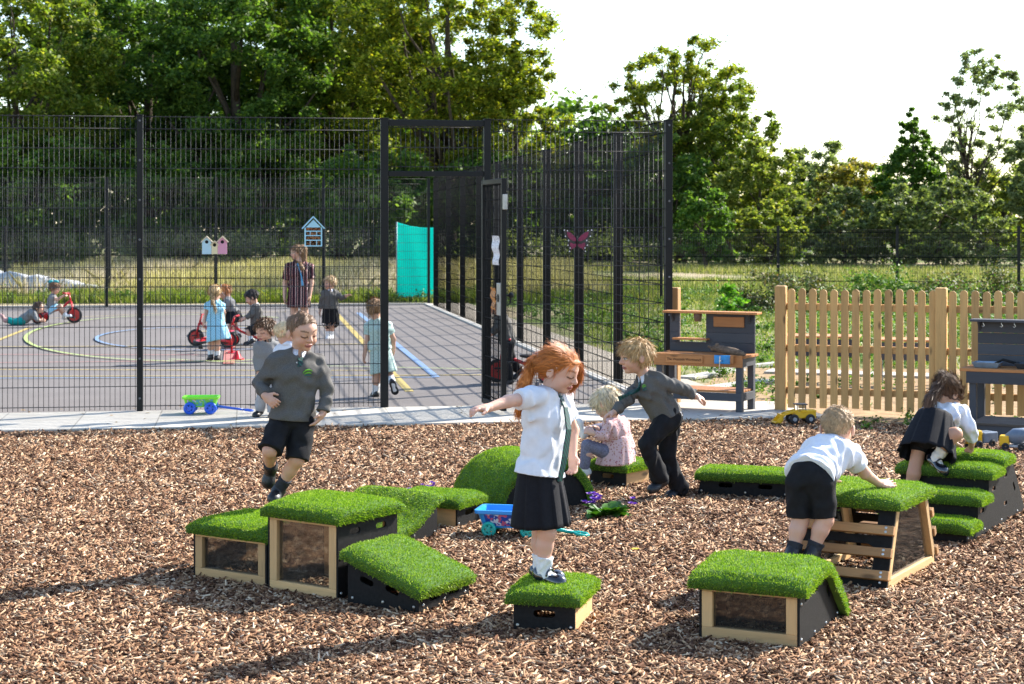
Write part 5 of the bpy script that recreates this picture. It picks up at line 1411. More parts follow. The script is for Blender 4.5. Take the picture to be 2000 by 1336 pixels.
for x in (-.015, wd+.015): mb = MB(); mb.tube([(x, 0, 0), (x, 0, 1.99 if x < 0 else 1.83)], .016, 8); mb.build('pole', flat('pole_grey', (.3, .32, .32), .4), e, smooth=True)
mb = MB(); mb.tube([(0, 0, .12), (wd, 0, .12)], .014, 8); mb.build('crossbar', flat('pole_grey', (.3, .32, .32), .4), e, smooth=True)

# ================================================================ timber fence and outdoor kitchens
FW = (.60, .36, .14)
M_FW = {a: wood('fence_wood', FW, a) for a in 'xyz'}
f0 = Vector((2.74, 17.88, 0)); f1 = Vector((4.23, 17.3, 0)); pa = math.atan2(f1.y-f0.y, f1.x-f0.x); pl_ = (f1-f0).length
e = thing('picket_fence', 'round topped wooden picket fence with square posts beside the meadow gap', 'fence', f0, pa)
def fpost(x, h=1.28): MB().box(x-.055, x+.055, -.06, .05, 0, h).build('post', M_FW['z'], e, .012)
for x in (0, pl_, pl_*2, pl_*3): fpost(x)
for b in range(3):
    for z in (.22, .65, 1.07): MB().box(b*pl_+.056, (b+1)*pl_-.056, -.005, .035, z-.035, z+.035).build('rail', M_FW['x'], e, .004)
    npk = 14
    for i in range(npk):
        x = b*pl_+.11+(pl_-.19)*i/(npk-1); w2 = .037; h = 1.255+rnd.uniform(-.008, .008); z0 = .05+rnd.uniform(-.01, .01)
        P = [(x-w2, z0), (x+w2, z0)]+[(x+w2*math.cos(t), h-w2+w2*math.sin(t)) for t in np.linspace(0, PI, 9)]
        V, Fc = plate(P, [], .02, lambda a, c, t: (a, -.006-t, c)); MB().poly(V, Fc).build('picket', M_FW['z'], e, .003)
c = Vector((1.74, 18.75, 0)); o = MB().box(-.05, .05, -.05, .05, 0, 1.23).build('timber_post', wood('post_wood', (.52, .29, .12), 'z'), None, .01); o.location = c; o.rotation_euler.z = rad(-25); tag(o, 'square timber gate post against the black corner post, just behind the workbench', 'post')
GREY = (.055, .06, .075)
M_GREY = {a: wood('grey_paint', GREY, a, .6, False, .8) for a in 'xyz'}
M_ORW = {a: wood('cedar', (.48, .21, .075), a) for a in 'xyz'}
def leg_at(e, x, y, h, s_=.065, m=None): MB().box(x-s_/2, x+s_/2, y-s_/2, y+s_/2, 0, h).build('leg', m or M_GREY['z'], e, .004)
# workbench: local x along the front (to the right), y to the back
ka = rad(-27); u = Vector((math.cos(ka), math.sin(ka), 0)); v = Vector((-u.y, u.x, 0)); fr = G(1449, 810); w, d, ht = .93, .42, .56; o0 = fr-u*w
e = thing('play_workbench', 'grey and cedar toy workbench with a cut out back, name plaque and blue vice', 'workbench', (o0.x, o0.y, .0), ka)
for x in (.035, w-.035):
    for y in (.035, d-.035): leg_at(e, x, y, ht-.001)
MB().box(-.01, w+.01, -.028, -.0005, ht-.09, ht+.03).build('front_apron', M_ORW['x'], e, .003)
for x in (-.0, w-.02): MB().box(x, x+.02, .0, d, ht+.0005-.09, ht-.0).build('side_apron', M_GREY['y'], e, .003)
for i in range(4): MB().box(-.03, w+.03, i*d/4+.004, (i+1)*d/4-.002, ht+.0005, ht+.026).build('top_board', M_ORW['x'], e, .003)
MB().box(.0, w, -.0222, -.0005+.0, .13, .21).build('low_rail', M_GREY['x'], e, .003)
for x in (.0, w-.02): MB().box(x, x+.02, .068, d-.068, .13, .21).build('low_rail', M_GREY['y'], e, .003)
for i in range(5): MB().box(.07, w-.021, i*d/5+.006, (i+1)*d/5-.008, .2105, .232).build('shelf_slat', M_ORW['x'], e, .003)
bt = ht+.026; bh = .40
def bk(name, x0, x1, z0, z1, mat=None, y0=d-.03, y1=d-.005): return MB().box(x0, x1, y0, y1, z0, z1).build(name, mat or M_GREY['x'], e, .003)
for i in range(4):
    z0 = bt+.001+i*bh/4; z1 = z0+bh/4-.0012
    if i < 1: bk('back_board', .0, w, z0, z1)
    else: bk('back_board', .0, .11, z0, z1); bk('back_board', .40, w, z0, z1)
MB().box(-.04, w+.06, d-.14, d+.02, bt+bh, bt+bh+.024).build('top_shelf', M_ORW['x'], e, .003)
MB().box(.06, .44, d-.12, d-.031, bt+bh*.31, bt+bh*.31+.02).build('small_shelf', M_ORW['x'], e, .003)
MB().box(.49, .82, d-.05, d-.0305, bt+bh*.66, bt+bh*.92).build('blank_board', M_ORW['x'], e, .003)
for x in (.03, w-.06):
    V, Fc = plate([(0, 0), (0, -.09), (-.075, 0)], [], .02, lambda a, c, t, x=x: (x+t, d-.0305+a, bt+bh-.001+c)); MB().poly(V, Fc).build('bracket', M_GREY['z'], e)
pq = MB().box(.13, .53, -.046, -.0285, ht-.062, ht+.012).build('name_plaque', M_ORW['x'], e, .003)
cu = bpy.data.curves.new('plaque_text', 'FONT'); cu.body = 'The Westside Workbench'; cu.size = .037; cu.align_x = 'CENTER'; cu.align_y = 'CENTER'; cu.extrude = .0008; cu.space_character = .93
to = bpy.data.objects.new('tmp', cu); COL.objects.link(to); bpy.context.view_layer.update(); tm = bpy.data.meshes.new_from_object(to.evaluated_get(bpy.context.evaluated_depsgraph_get())); bpy.data.objects.remove(to); tm.materials.clear(); to = link('lettering', tm, flat('burnt_lettering', (.06, .025, .01), .8)); to.parent = pq; to.location = (.33, -.0475, ht-.025); to.rotation_euler = (PI/2, 0, 0)
vc = thing('vice', 'small bright blue bench vice clamped to the workbench front', 'vice', (o0+u*.66+v*-.03+Vector((0, 0, ht)))[:], ka)
MB().box(-.0, .17, -.04, -.0015, -.055, .03).build('jaw', flat('vice_blue', (.01, .23, .55), .35), vc, .006)
MB().box(.172, .205, -.045, .04, -.05, .035).build('wood_cheek', M_ORW['y'], vc, .003)
mb = MB(); mb.tube([(.085, -.041, -.02), (.085, -.1, -.02)], .008, 8); mb.tube([(.085, -.095, .03), (.075, -.095, -.13)], .005, 6); mb.build('handle', M_BOLT, vc)
lg = thing('log', 'knobbly grey log lying on the workbench above the vice', 'log', (o0+u*.74+v*.06+Vector((0, 0, ht+.062)))[:], ka-.15)
mb = MB(); mb.tube([(-.17, 0, .02), (-.12, .01, .03), (-.02, 0, .015), (.1, .01, .0), (.19, .0, -.015), (.22, 0, -.02)], [.024, .036, .04, .038, .026, .012], 12); mb.ball((-.1, 0, .06), .025, 8, 6); mb.tube([(-.16, 0, .03), (-.19, -.03, .05)], [.018, .01], 8)
mb.build('trunk_wood', flat('dead_bark', (.16, .11, .075), .9, var=.5, scale=30, bstr=.8), lg, smooth=True)
e2 = thing('toy_pot', 'small brown pot hanging under the workbench shelf', 'pot', (o0+u*.33+v*(d-.08)+Vector((0, 0, bt+bh-.085)))[:], 0)
mb = MB(); mb.tube([(0, 0, 0), (0, 0, .012), (0, 0, .07), (0, 0, .084)], [.03, .036, .045, .042], 14); mb.build('pot_bowl', flat('pot_brown', (.14, .08, .05), .6), e2, smooth=True)
# mud kitchen on its deck
fr = Vector((A(1893, 835, 16.46).x, 16.46, 0)); w, d, ht = 1.25, .42, .53; o0 = fr-v*.02
e = thing('mud_kitchen', 'dark grey outdoor mud kitchen with hooks under its top shelf', 'mud kitchen', (o0.x, o0.y, .0), ka)
for x in (.035, w-.035):
    for y in (.035, d-.035): leg_at(e, x, y, ht-.001)
MB().box(-.02, w+.02, -.025, -.0005, ht-.11, ht-.001).build('front_apron', M_GREY['x'], e, .003)
for x in (0, w-.02): MB().box(x, x+.02, .068, d-.068, ht-.11, ht-.001).build('side_apron', M_GREY['y'], e, .003)
for i in range(3): MB().box(-.08, w+.08, -.03+i*(d+.04)/3, -.033+(i+1)*(d+.04)/3, ht, ht+.028).build('top_board', M_ORW['x'], e, .003)
for i in range(4): MB().box(.0, w, d-.03, d-.005, ht+.0285+i*.105, ht+.0285+i*.105+.101).build('back_board', M_GREY['x'], e, .003)
MB().box(-.05, w+.06, d-.16, d+.01, ht+.449, ht+.473).build('top_shelf', M_GREY['x'], e, .003)
V, Fc = plate([(0, 0), (0, -.09), (-.08, 0)], [], .02, lambda a, c, t: (.01+t, d-.0305+a, ht+.448+c)); MB().poly(V, Fc).build('bracket', M_GREY['z'], e)
for x in (.07, .24, .36, .49, .7, .9):
    mb = MB(); mb.tube([(x, d-.12, ht+.449), (x, d-.12, ht+.43), (x+.012, d-.12, ht+.415), (x, d-.12, ht+.402), (x-.012, d-.12, ht+.412)], .004, 6); mb.build('hook', M_BOLT, e, smooth=True)
def tray(label, x, y, wx, wy, m, handle=None):
    t = thing('pan', label, 'pan', (o0+u*x+v*y+Vector((0, 0, ht+.03)))[:], ka)
    mb = MB(); z = .05; V = []
    for k, (sx, zz) in enumerate(((.8, 0), (1, z), (.96, z), (.77, .006))): V += [(-wx*sx, -wy*sx, zz), (wx*sx, -wy*sx, zz), (wx*sx, wy*sx, zz), (-wx*sx, wy*sx, zz)]
    Fc = [(3, 2, 1, 0), (12, 13, 14, 15)]
    for k in range(3):
        for i in range(4): Fc.append((k*4+i, k*4+(i+1) % 4, k*4+4+(i+1) % 4, k*4+4+i))
    mb.poly(V, Fc); mb.build('tray_bowl', m, t, .004)
    if handle: mb = MB(); mb.tube([(-wx, 0, .045), (-wx-handle*.6, 0, .075), (-wx-handle, 0, .03)], .012, 8); mb.build('handle', M_STEEL, t, smooth=True)
    return t
tray('shallow blue grey baking tray on the mud kitchen counter', .14, .16, .13, .1, flat('tray_blue', (.25, .32, .4), .25, metal=.4))
tray('dark pan with long handle on the mud kitchen counter', .52, .18, .12, .1, flat('pan_grey', (.06, .07, .085), .25, metal=.5), .2)
dk = thing('deck', 'low dark decking platform in front of the mud kitchen', 'deck', (A(1897, 850, 15.75).x, 15.75, 0), ka)
MB().box(0, 1.6, 0, .022, 0, .105).build('fascia', M_GREY['x'], dk, .003)
for i in range(5): MB().box(-.01, 1.61, -.01+i*.125, .108+i*.125, .1055, .128).build('deck_board', wood('dark_deck', (.09, .075, .065), 'x'), dk, .003)
# planters and a bench glimpsed between the pickets
for lab, px, Y, wz in (('grey raised planter with cedar rim seen through the first pickets', 1600, 21.5, .9), ('grey raised planter with cedar rim seen between the later pickets', 1772, 20.8, .75)):
    c = A(px, 700, Y); e = thing('raised_planter', lab, 'planter', (c.x-wz/2, Y, 0), rad(-15), 'raised planters beyond the pickets')
    for x in (.03, wz-.03):
        for y in (.03, .4): leg_at(e, x, y, .46, .06)
    for i in range(2): MB().box(0, wz, -.02, -.0005, .3+i*.11, .4+i*.11).build('front_board', M_GREY['x'], e, .003)
    MB().box(-.02, wz+.02, -.03, .46, .52, .545).build('rim', M_ORW['x'], e, .003)
# ================================================================ ground sheets
def sheet(name, pts, z, mat, kind='structure'):
    me = bpy.data.meshes.new(name); me.from_pydata([(p[0], p[1], z) for p in pts], [], [tuple(range(len(pts)))]); me.update()
    if me.polygons[0].normal.z < 0: me.flip_normals()
    return tag(link(name, me, mat), kind=kind)
def slab(name, pts, z0, z1, mat, bevel=.006):
    V = [(p[0], p[1], z) for z in (z0, z1) for p in pts]; n = len(pts)
    mb = MB(); mb.poly(V, [tuple(range(n))[::-1], tuple(range(n, 2*n))]+[(i, (i+1) % n, n+(i+1) % n, n+i) for i in range(n)])
    return tag(mb.build(name, mat, None, bevel), kind='structure')
FR = Vector((math.cos(FA), math.sin(FA), 0)); FN = Vector((math.sin(FA), -math.cos(FA), 0))
# meadow
t = NT('meadow'); n1 = t.noise(.22, 4); n2 = t.noise(3.0, 6, .7)
dry = t.ramp(n2, [(.3, (.2, .16, .09)), (.55, (.36, .30, .19)), (.8, (.44, .38, .27))]); gr = t.ramp(n2, [(.3, (.05, .085, .015)), (.7, (.13, .19, .04))])
M_MEAD = t.bsdf(t.mix(t.ramp(n1, [(.42, (0, 0, 0)), (.6, (1, 1, 1))]), dry, gr), .95, .1, bump=n2, bstr=.6, bdist=.08)
sheet('meadow_ground', [(-220, -20), (220, -20), (220, 420), (-220, 420)], -.03, M_MEAD)
# court
t = NT('tarmac'); n1 = t.noise(260, 2); n2 = t.noise(1.1, 5, .6); n3 = t.noise(5, 6, .7)
col = t.mix(.5, t.ramp(n1, [(.35, (.09, .08, .075)), (.7, (.21, .19, .178))]), t.ramp(n2, [(.3, (.115, .102, .096)), (.7, (.18, .16, .15))]))
sm = t.ramp(n3, [(.66, (0, 0, 0)), (.80, (.42, .42, .42))]); M_TAR = t.bsdf(t.mix(sm, col, (.34, .33, .31)), .85, .25, bump=n1, bstr=.3, bdist=.003)
q = [CC+FN*.0, CC+U*16, CC+U*16+SV*23.65, CC+SV*23.65]
sheet('court_tarmac', [(p.x, p.y) for p in q], .0, M_TAR)
def line(name, pts, w, col, closed=False):
    P = [Vector((p[0], p[1], 0)) for p in pts]; V = []; n = len(P)
    for i, p in enumerate(P):
        a = (P[(i+1) % n if closed else min(i+1, n-1)]-P[(i-1) % n if closed else max(i-1, 0)]).normalized(); b = Vector((-a.y, a.x, 0))*w/2; V += [p-b, p+b]
    Fc = [(2*i, 2*i+1, (2*i+3) % (2*n), (2*i+2) % (2*n)) for i in range(n if closed else n-1)]
    me = bpy.data.meshes.new(name); me.from_pydata([(v.x, v.y, line.z) for v in V], [], Fc); me.update()
    if me.polygons[0].normal.z < 0: me.flip_normals()
    line.z += .0012
    return tag(link(name, me, line_mats[col]), kind='structure')
line.z = .004
def lmat(n, c):
    t = NT(n); f = t.noise(70, 5, .75); return t.bsdf(t.mix(t.ramp(f, [(.36, (.85, .85, .85)), (.58, (.26, .26, .26))]), c, (.14, .125, .115)), .7, .3)
line_mats = {'y': lmat('line_yellow', (.62, .45, .06)), 'b': lmat('line_blue', (.16, .33, .60)), 'g': lmat('line_lime', (.45, .60, .13)), 'r': lmat('line_red', (.55, .13, .10)), 'w': lmat('line_white', (.6, .58, .54))}
def gl(*px): return [G(x, y) for x, y in px]
def seg(col, w, *px): line('court_line', gl(*px), w, col)
seg('y', .10, (640, 594), (800, 765)); seg('b', .10, (700, 611), (852, 737)); seg('y', .06, (-60, 722), (500, 724), (742, 724)); seg('y', .06, (-60, 736), (500, 735), (940, 733))
seg('b', .06, (-60, 740), (400, 738), (850, 738)); seg('y', .06, (-40, 678), (250, 677), (560, 675), (730, 672)); seg('y', .08, (-40, 680), (60, 640)); seg('y', .05, (60, 624), (200, 618), (330, 612), (560, 610))
seg('r', .05, (-40, 710), (300, 707), (430, 705)); seg('r', .16, (447, 712), (450, 668)); seg('r', .05, (-40, 694), (400, 695)); seg('y', .05, (240, 640), (520, 640), (660, 640)); seg('w', .05, (-60, 604), (420, 602), (900, 602))
def ell_line(col, w, cx, cy, rx, ry, a0, a1, closed=False):
    c = G(cx, cy); pr = [G(cx+rx*math.cos(a), cy+ry*math.sin(a)) for a in np.linspace(math.radians(a0), math.radians(a1), 70)]; line('court_line', pr, w, col, closed)
ell_line('b', .065, 400, 663, 212, 23, 0, 360, True); ell_line('g', .065, 380, 662, 330, 46, 65, 300); ell_line('y', .08, 398, 656, 26, 7, 0, 360, True)
seg('g', .05, (330, 704), (560, 716), (940, 724), (1000, 726))
# kerb and path along the side of the court, kerb at the far end
t = NT('concrete'); n1 = t.noise(30, 6, .7); n2 = t.noise(2.2, 4)
M_CONC = t.bsdf(t.mix(.4, t.ramp(n1, [(.3, (.36, .34, .30)), (.7, (.50, .47, .42))]), t.ramp(n2, [(.3, (.34, .32, .28)), (.7, (.54, .51, .46))])), .85, .25, bump=n1, bstr=.2, bdist=.004)
t = NT('pale_path'); n1 = t.noise(60, 5, .7); n2 = t.noise(1.6, 4); M_PATH = t.bsdf(t.mix(.5, t.ramp(n1, [(.3, (.28, .24, .19)), (.7, (.42, .37, .30))]), t.ramp(n2, [(.3, (.30, .26, .2)), (.7, (.44, .39, .32))])), .9, .2, bump=n1, bstr=.3, bdist=.004)
a, b = CC-FR*.16, CC-FR*.04; slab('side_kerb', [a, b, b+SV*23.6, a+SV*23.6], -.05, .03, M_CONC)
a, b = CC-FR*.03, CC+FR*1.0; sheet('side_path', [a+FN*.0, b, b+SV*24.5, a+SV*24.5], -.012, M_PATH)
a = CC+SV*23.66-FR*.0; slab('far_kerb', [a, a+U*16, a+U*16+SV*.15, a+SV*.15], -.05, .03, M_CONC)
a = CC+SV*23.82; sheet('dirt_strip', [a, a+U*16, a+U*16+SV*1.3, a+SV*1.3], -.015, flat('dry_dirt', (.34, .26, .15), .95, .1, var=.3, scale=8))
# paving of concrete slabs in front of the fence
t = NT('paving_slabs'); tc = t.n('ShaderNodeTexCoord'); bk_ = t.n('ShaderNodeTexBrick', Scale=1.0); bk_.offset = .0
for k_, v_ in (('Color1', (.44, .405, .345, 1)), ('Color2', (.51, .475, .41, 1)), ('Mortar', (.20, .18, .15, 1)), ('Mortar Size', .007), ('Brick Width', .75), ('Row Height', .75)): bk_.inputs[k_].default_value = v_
t.l(tc.outputs['Object'], bk_.inputs['Vector']); n1 = t.noise(25, 6, .7); n2 = t.noise(3, 5, .6)
col = t.mix(.35, bk_.outputs['Color'], t.ramp(n2, [(.3, (.31, .28, .23)), (.7, (.54, .505, .44))])); col = t.mix(t.ramp(n1, [(.62, (0, 0, 0)), (.75, (.35, .35, .35))]), col, (.33, .29, .24))
M_PAVE = t.bsdf(col, .85, .25, bump=bk_.outputs['Fac'], bstr=-.4, bdist=.006)
mb = MB(); mb.box(-14, 1.25, -1.52, -.002, -.06, .02); o = mb.build('paving', M_PAVE, None, .004); o.location = CC; o.rotation_euler.z = FA; tag(o, kind='structure')
# chips, soil
t = NT('chip_bed'); tc = t.n('ShaderNodeTexCoord'); mp = t.n('ShaderNodeMapping'); mp.inputs['Scale'].default_value = (1, 2.2, 1); t.l(tc.outputs['Object'], mp.inputs[0]); vo = t.n('ShaderNodeTexVoronoi', Scale=26.0); t.l(mp.outputs[0], vo.inputs['Vector'])
sp = t.n('ShaderNodeSeparateColor'); t.l(vo.outputs['Color'], sp.inputs[0])
M_BED = t.bsdf(t.ramp(sp.outputs[0], [(0, (.05, .027, .016)), (.6, (.13, .07, .042)), (1, (.22, .13, .08))]), .95, .1, bump=vo.outputs['Distance'], bstr=1.0, bdist=.03)
e0 = CC+FN*1.525; chip_poly = [(-11, 2), (11, 2), (11, 13.2), (3.6, 16.7), (2.9, 17.2), (e0+FR*1.0).to_tuple()[:2], (e0+U*14).to_tuple()[:2]]
sheet('wood_chip_ground', chip_poly, -.022, M_BED)
M_SOIL = flat('bare_soil', (.30, .21, .12), .95, .1, var=.35, scale=5, bstr=.8)
sheet('bare_soil', [(e0+FR*1.0).to_tuple()[:2], (2.9, 17.2), (3.6, 16.7), (11, 13.2), (11, 16.2), (9, 20), (6.5, 23.2), (2.9, 23.5), (2.3, 21.0), (CC+FR*1.02).to_tuple()[:2], (CC+FR*1.0).to_tuple()[:2]], -.012, M_SOIL)
for i, (x0, y0, x1, y1, w_) in enumerate(((1345, 764, 1500, 742, .28), (1340, 738, 1440, 722, .25), (1500, 725, 1840, 735, .5), (1330, 812, 1560, 806, .3), (1400, 722, 1560, 706, .12))):
    p, q = G(x0, y0), G(x1, y1); a = (q-p).normalized(); b = Vector((-a.y, a.x, 0))*w_/2
    slab('stepping_path', [p-b, p+b, q+b, q-b], -.02, .012+.003*i, M_CONC)
# loose chips
N_ = 380000
rg = np.random.default_rng(5)
Y_ = np.sqrt(rg.uniform(6.6**2, 17.6**2, N_*2)); keep = rg.random(len(Y_)) < np.clip(1.35-.055*Y_, .35, 1); Y_ = Y_[keep]
X_ = rg.uniform(-.36, .36, len(Y_))*Y_*1.0+rg.uniform(-.5, .5, len(Y_))
edge = e0.y+(X_-e0.x)*math.tan(FA)
lim = np.where(X_ < 2.6, edge-.01, np.interp(X_, [2.6, 2.9, 3.6, 11], [17.4, 17.2, 16.7, 13.2])+rg.normal(size=len(X_))*.12)
ok = (Y_ < lim) ; X_, Y_ = X_[ok], Y_[ok]; n = len(X_)
big = np.clip((Y_-8)/16, 0, .4)
L = (.011+.044*rg.beta(1.2, 3.0, n))*(1+big); W2 = (.0023+.0075*rg.beta(1.2, 3.2, n))*(1+big); T_ = .0012+.003*rg.random(n)
yaw = rg.uniform(0, 2*PI, n); pit = rg.normal(size=n)*.27; rol = rg.normal(size=n)*.5
a = np.stack([np.cos(yaw)*np.cos(pit), np.sin(yaw)*np.cos(pit), np.sin(pit)], 1); s_ = np.stack([-np.sin(yaw), np.cos(yaw), np.zeros(n)], 1); up = np.cross(a, s_)
s2_ = s_*np.cos(rol)[:, None]+up*np.sin(rol)[:, None]; u2_ = np.cross(a, s2_)
mound = .007*np.sin(X_*3.1+1)*np.sin(Y_*2.3)+.006*np.sin(X_*7+Y_*5)
c_ = np.stack([X_, Y_, .016*rg.random(n)+np.abs(mound)-.016], 1)
bow = rg.normal(size=n)*.12
def cr(i, j, k):
    tp = rg.uniform(.35, 1, n) if i else 1
    return c_+a*(i*L)[:, None]+s2_*(j*W2*tp)[:, None]+u2_*(k*T_+(0 if i == 0 else 1)*bow*L)[:, None]
i0, i1 = -1.0, 1.0
V = np.stack([cr(-1, -1, -1), cr(-1, 1, -1), cr(-1, 1, 1), cr(-1, -1, 1), cr(0, -1, -1), cr(0, 1, -1), cr(0, 1, 1), cr(0, -1, 1), cr(1, -1, -1), cr(1, 1, -1), cr(1, 1, 1), cr(1, -1, 1)], 1).reshape(-1, 3)
f = np.array([(0,1,2,3)]+[(b0_+i, b0_+4+i, b0_+4+(i+1) % 4, b0_+(i+1) % 4) for b0_ in (0, 4) for i in range(4)]+[(11,10,9,8)])
Fc = (np.arange(n)[:, None, None]*12+f).reshape(-1, 4)
M_CHIP = island('wood_chip', [(0, (.03, .0125, .006)), (.25, (.115, .052, .027)), (.5, (.24, .128, .068)), (.75, (.395, .24, .135)), (.91, (.57, .40, .25)), (1, (.74, .60, .43))], .85, spec=.2, var=(.8, (.90, .86, .83)))
tag(link('wood_chips', np_mesh('wood_chips', V, Fc, 4), M_CHIP), kind='stuff')

# ================================================================ grass and weeds
def blades(name, X, Y, Z, hts, wds, mat, lean=.35, seed=0, label=None):
    rg = np.random.default_rng(seed); n = len(X); az = rg.uniform(0, 2*PI, n); le = np.abs(rg.normal(size=n))*lean; d = rg.uniform(0, 2*PI, n)
    b = np.stack([X, Y, Z], 1); s_ = np.stack([np.cos(az), np.sin(az), np.zeros(n)], 1)*wds[:, None]/2
    m = b+np.stack([np.cos(d)*le*.35, np.sin(d)*le*.35, np.full(n, .55)], 1)*hts[:, None]; tp = b+np.stack([np.cos(d)*le, np.sin(d)*le, np.full(n, 1.)], 1)*hts[:, None]
    V = np.stack([b-s_, b+s_, m+s_*.8, tp, m-s_*.8], 1).reshape(-1, 3)
    me = np_mesh(name, V, np.arange(5*n).reshape(n, 5), 5)
    return tag(link(name, me, mat), label, kind='stuff')
def patch(n, x0, x1, y0, y1, seed): r = np.random.default_rng(seed); return r.uniform(x0, x1, n), r.uniform(y0, y1, n)
M_DRY = island('dry_grass', [(0, (.16, .15, .07)), (.3, (.30, .26, .16)), (.7, (.44, .37, .27)), (1, (.56, .49, .39))], .8, trans=.3)
M_GRN = island('green_grass', [(0, (.06, .09, .01)), (.5, (.15, .21, .03)), (.8, (.26, .30, .06)), (1, (.42, .38, .17))], .7, trans=.3)
r_ = np.random.default_rng(9)
M_MIX = island('mixed_meadow_grass', [(0, (.09, .12, .02)), (.4, (.20, .23, .06)), (.75, (.34, .31, .15)), (1, (.5, .43, .28))], .8, trans=.3)
X, Y = patch(60000, -17, 2.5, 44.5, 75, 1); blades('dry_meadow_grass', X, Y, np.full(len(X), -.03), r_.uniform(.25, .6, len(X))*(1+.35*np.sin(X*.9)*np.sin(Y*.6)), r_.uniform(.015, .04, len(X)), M_DRY, .4, 1)
X, Y = patch(40000, 1.5, 24, 47, 78, 2); k = np.sin(X*.35)+np.sin(Y*.3+X*.2) < .5; X, Y = X[k], Y[k]; blades('dry_meadow_grass', X, Y, np.full(len(X), -.03), r_.uniform(.12, .35, len(X)), r_.uniform(.015, .04, len(X)), M_MIX, .5, 3)
X, Y = patch(30000, -18, 3.2, 43.0, 46.2, 4); blades('green_verge_grass', X, Y, np.full(len(X), -.03), r_.uniform(.10, .34, len(X))*(.7+.5*np.sin(X*1.3)**2), r_.uniform(.012, .03, len(X)), M_GRN, .6, 5)
X, Y = patch(95000, 1.2, 17, 19.5, 60, 6); xl = (CC.x+1.0)+(Y-CC.y)*SV.x/SV.y; k = (X > xl+.05) & ((Y > 23.3) | (X > 7.5) | (X < 2.9) | (r_.random(len(X)) < .06)) & (X < 1.5+Y*.34); X, Y = X[k], Y[k]
blades('green_field_grass', X, Y, np.full(len(X), -.03), r_.uniform(.03, .13, len(X))*np.clip(Y/32, .6, 1.5), r_.uniform(.006, .02, len(X)), M_GRN, .9, 7)
def leaf_quads(c, L, seed, upb=.5, asp=.55):
    rg = np.random.default_rng(seed); n = len(c); nr = rg.normal(size=(n, 3)); nr[:, 2] = np.abs(nr[:, 2])+upb; nr /= np.linalg.norm(nr, axis=1)[:, None]
    a = np.cross(nr, rg.normal(size=(n, 3))); a /= np.linalg.norm(a, axis=1)[:, None]+1e-9; b = np.cross(nr, a); l = L*rg.uniform(.6, 1.4, n)[:, None]
    a = a*l*.5; b = b*l*.5*asp
    k = nr*l*.08
    return np.stack([c-a, c-a*.1+b+k, c+a, c-a*.1-b+k], 1).reshape(-1, 3)
def leafy(name, centres, radii, per, L, mat, seed, parent=None, flat_=.8, kind=None, shell=.0):
    rg = np.random.default_rng(seed); C = np.repeat(np.asarray(centres, float), per, 0); Rr = np.repeat(np.asarray(radii, float), per)
    d = rg.normal(size=(len(C), 3)); d /= np.linalg.norm(d, axis=1)[:, None]; rr = np.abs(rg.normal(size=len(C)))*.5+.25*rg.random(len(C))
    c = C+d*(rr*Rr)[:, None]*np.array([1, 1, flat_])
    V = leaf_quads(c, L, seed+1); me = np_mesh(name, V, np.arange(len(V)).reshape(-1, 4), 4)
    o = link(name, me, mat, parent)
    if kind: tag(o, kind=kind)
    return o
M_WEED = island('weed_leaf', [(0, (.03, .075, .012)), (.5, (.08, .17, .025)), (.85, (.16, .27, .05)), (1, (.26, .34, .10))], .6, trans=.3)
M_BRAM = island('bramble_leaf', [(0, (.03, .045, .012)), (.5, (.075, .10, .025)), (.85, (.14, .13, .05)), (1, (.26, .16, .08))], .6, trans=.25)
rg = np.random.default_rng(21)
# weeds at the foot of the far fence and in the field
n = 150; xs = rg.uniform(-17, 2.5, n); cs = np.stack([xs, rg.uniform(43.3, 44.6, n), rg.uniform(.0, .2, n)], 1); leafy('verge_weeds', cs, rg.uniform(.12, .36, n), 60, .07, M_WEED, 22, kind='stuff')
n = 800; ys = 19+41*rg.random(n)**1.4; xl = (CC.x+1.35)+(ys-CC.y)*SV.x/SV.y; xs = xl+(1.2+.30*ys-xl)*rg.random(n); k = (ys > 23.5) | (xs > 7.5) | (xs < 2.9); cs = np.stack([xs, ys, rg.uniform(-.02, .12, n)], 1)[k]
leafy('field_weeds', cs, rg.uniform(.10, .34, len(cs)), 90, .055, M_WEED, 23, kind='stuff', flat_=.7)
n = 150; ys = rg.uniform(26, 40, n); cs = np.stack([rg.uniform(.155, .33, n)*ys, ys, rg.uniform(.05, .35, n)], 1); leafy('tall_weeds', cs, rg.uniform(.2, .5, n), 110, .06, M_WEED, 24, kind='stuff', flat_=1.3)
n = 40; cs = np.stack([rg.uniform(3.2, 8, n), rg.uniform(16.3, 17.4, n), rg.uniform(0, .03, n)], 1); k = cs[:, 1] < 19.0-.39*cs[:, 0]+.55; leafy('fence_foot_weeds', cs[k], rg.uniform(.06, .16, k.sum()), 60, .035, M_WEED, 25, kind='stuff')
n = 55; cs = np.stack([rg.uniform(2.6, 8, n), rg.uniform(18.2, 22.8, n), rg.uniform(0, .03, n)], 1); leafy('soil_weeds', cs, rg.uniform(.05, .2, n), 60, .04, M_WEED, 26, kind='stuff')
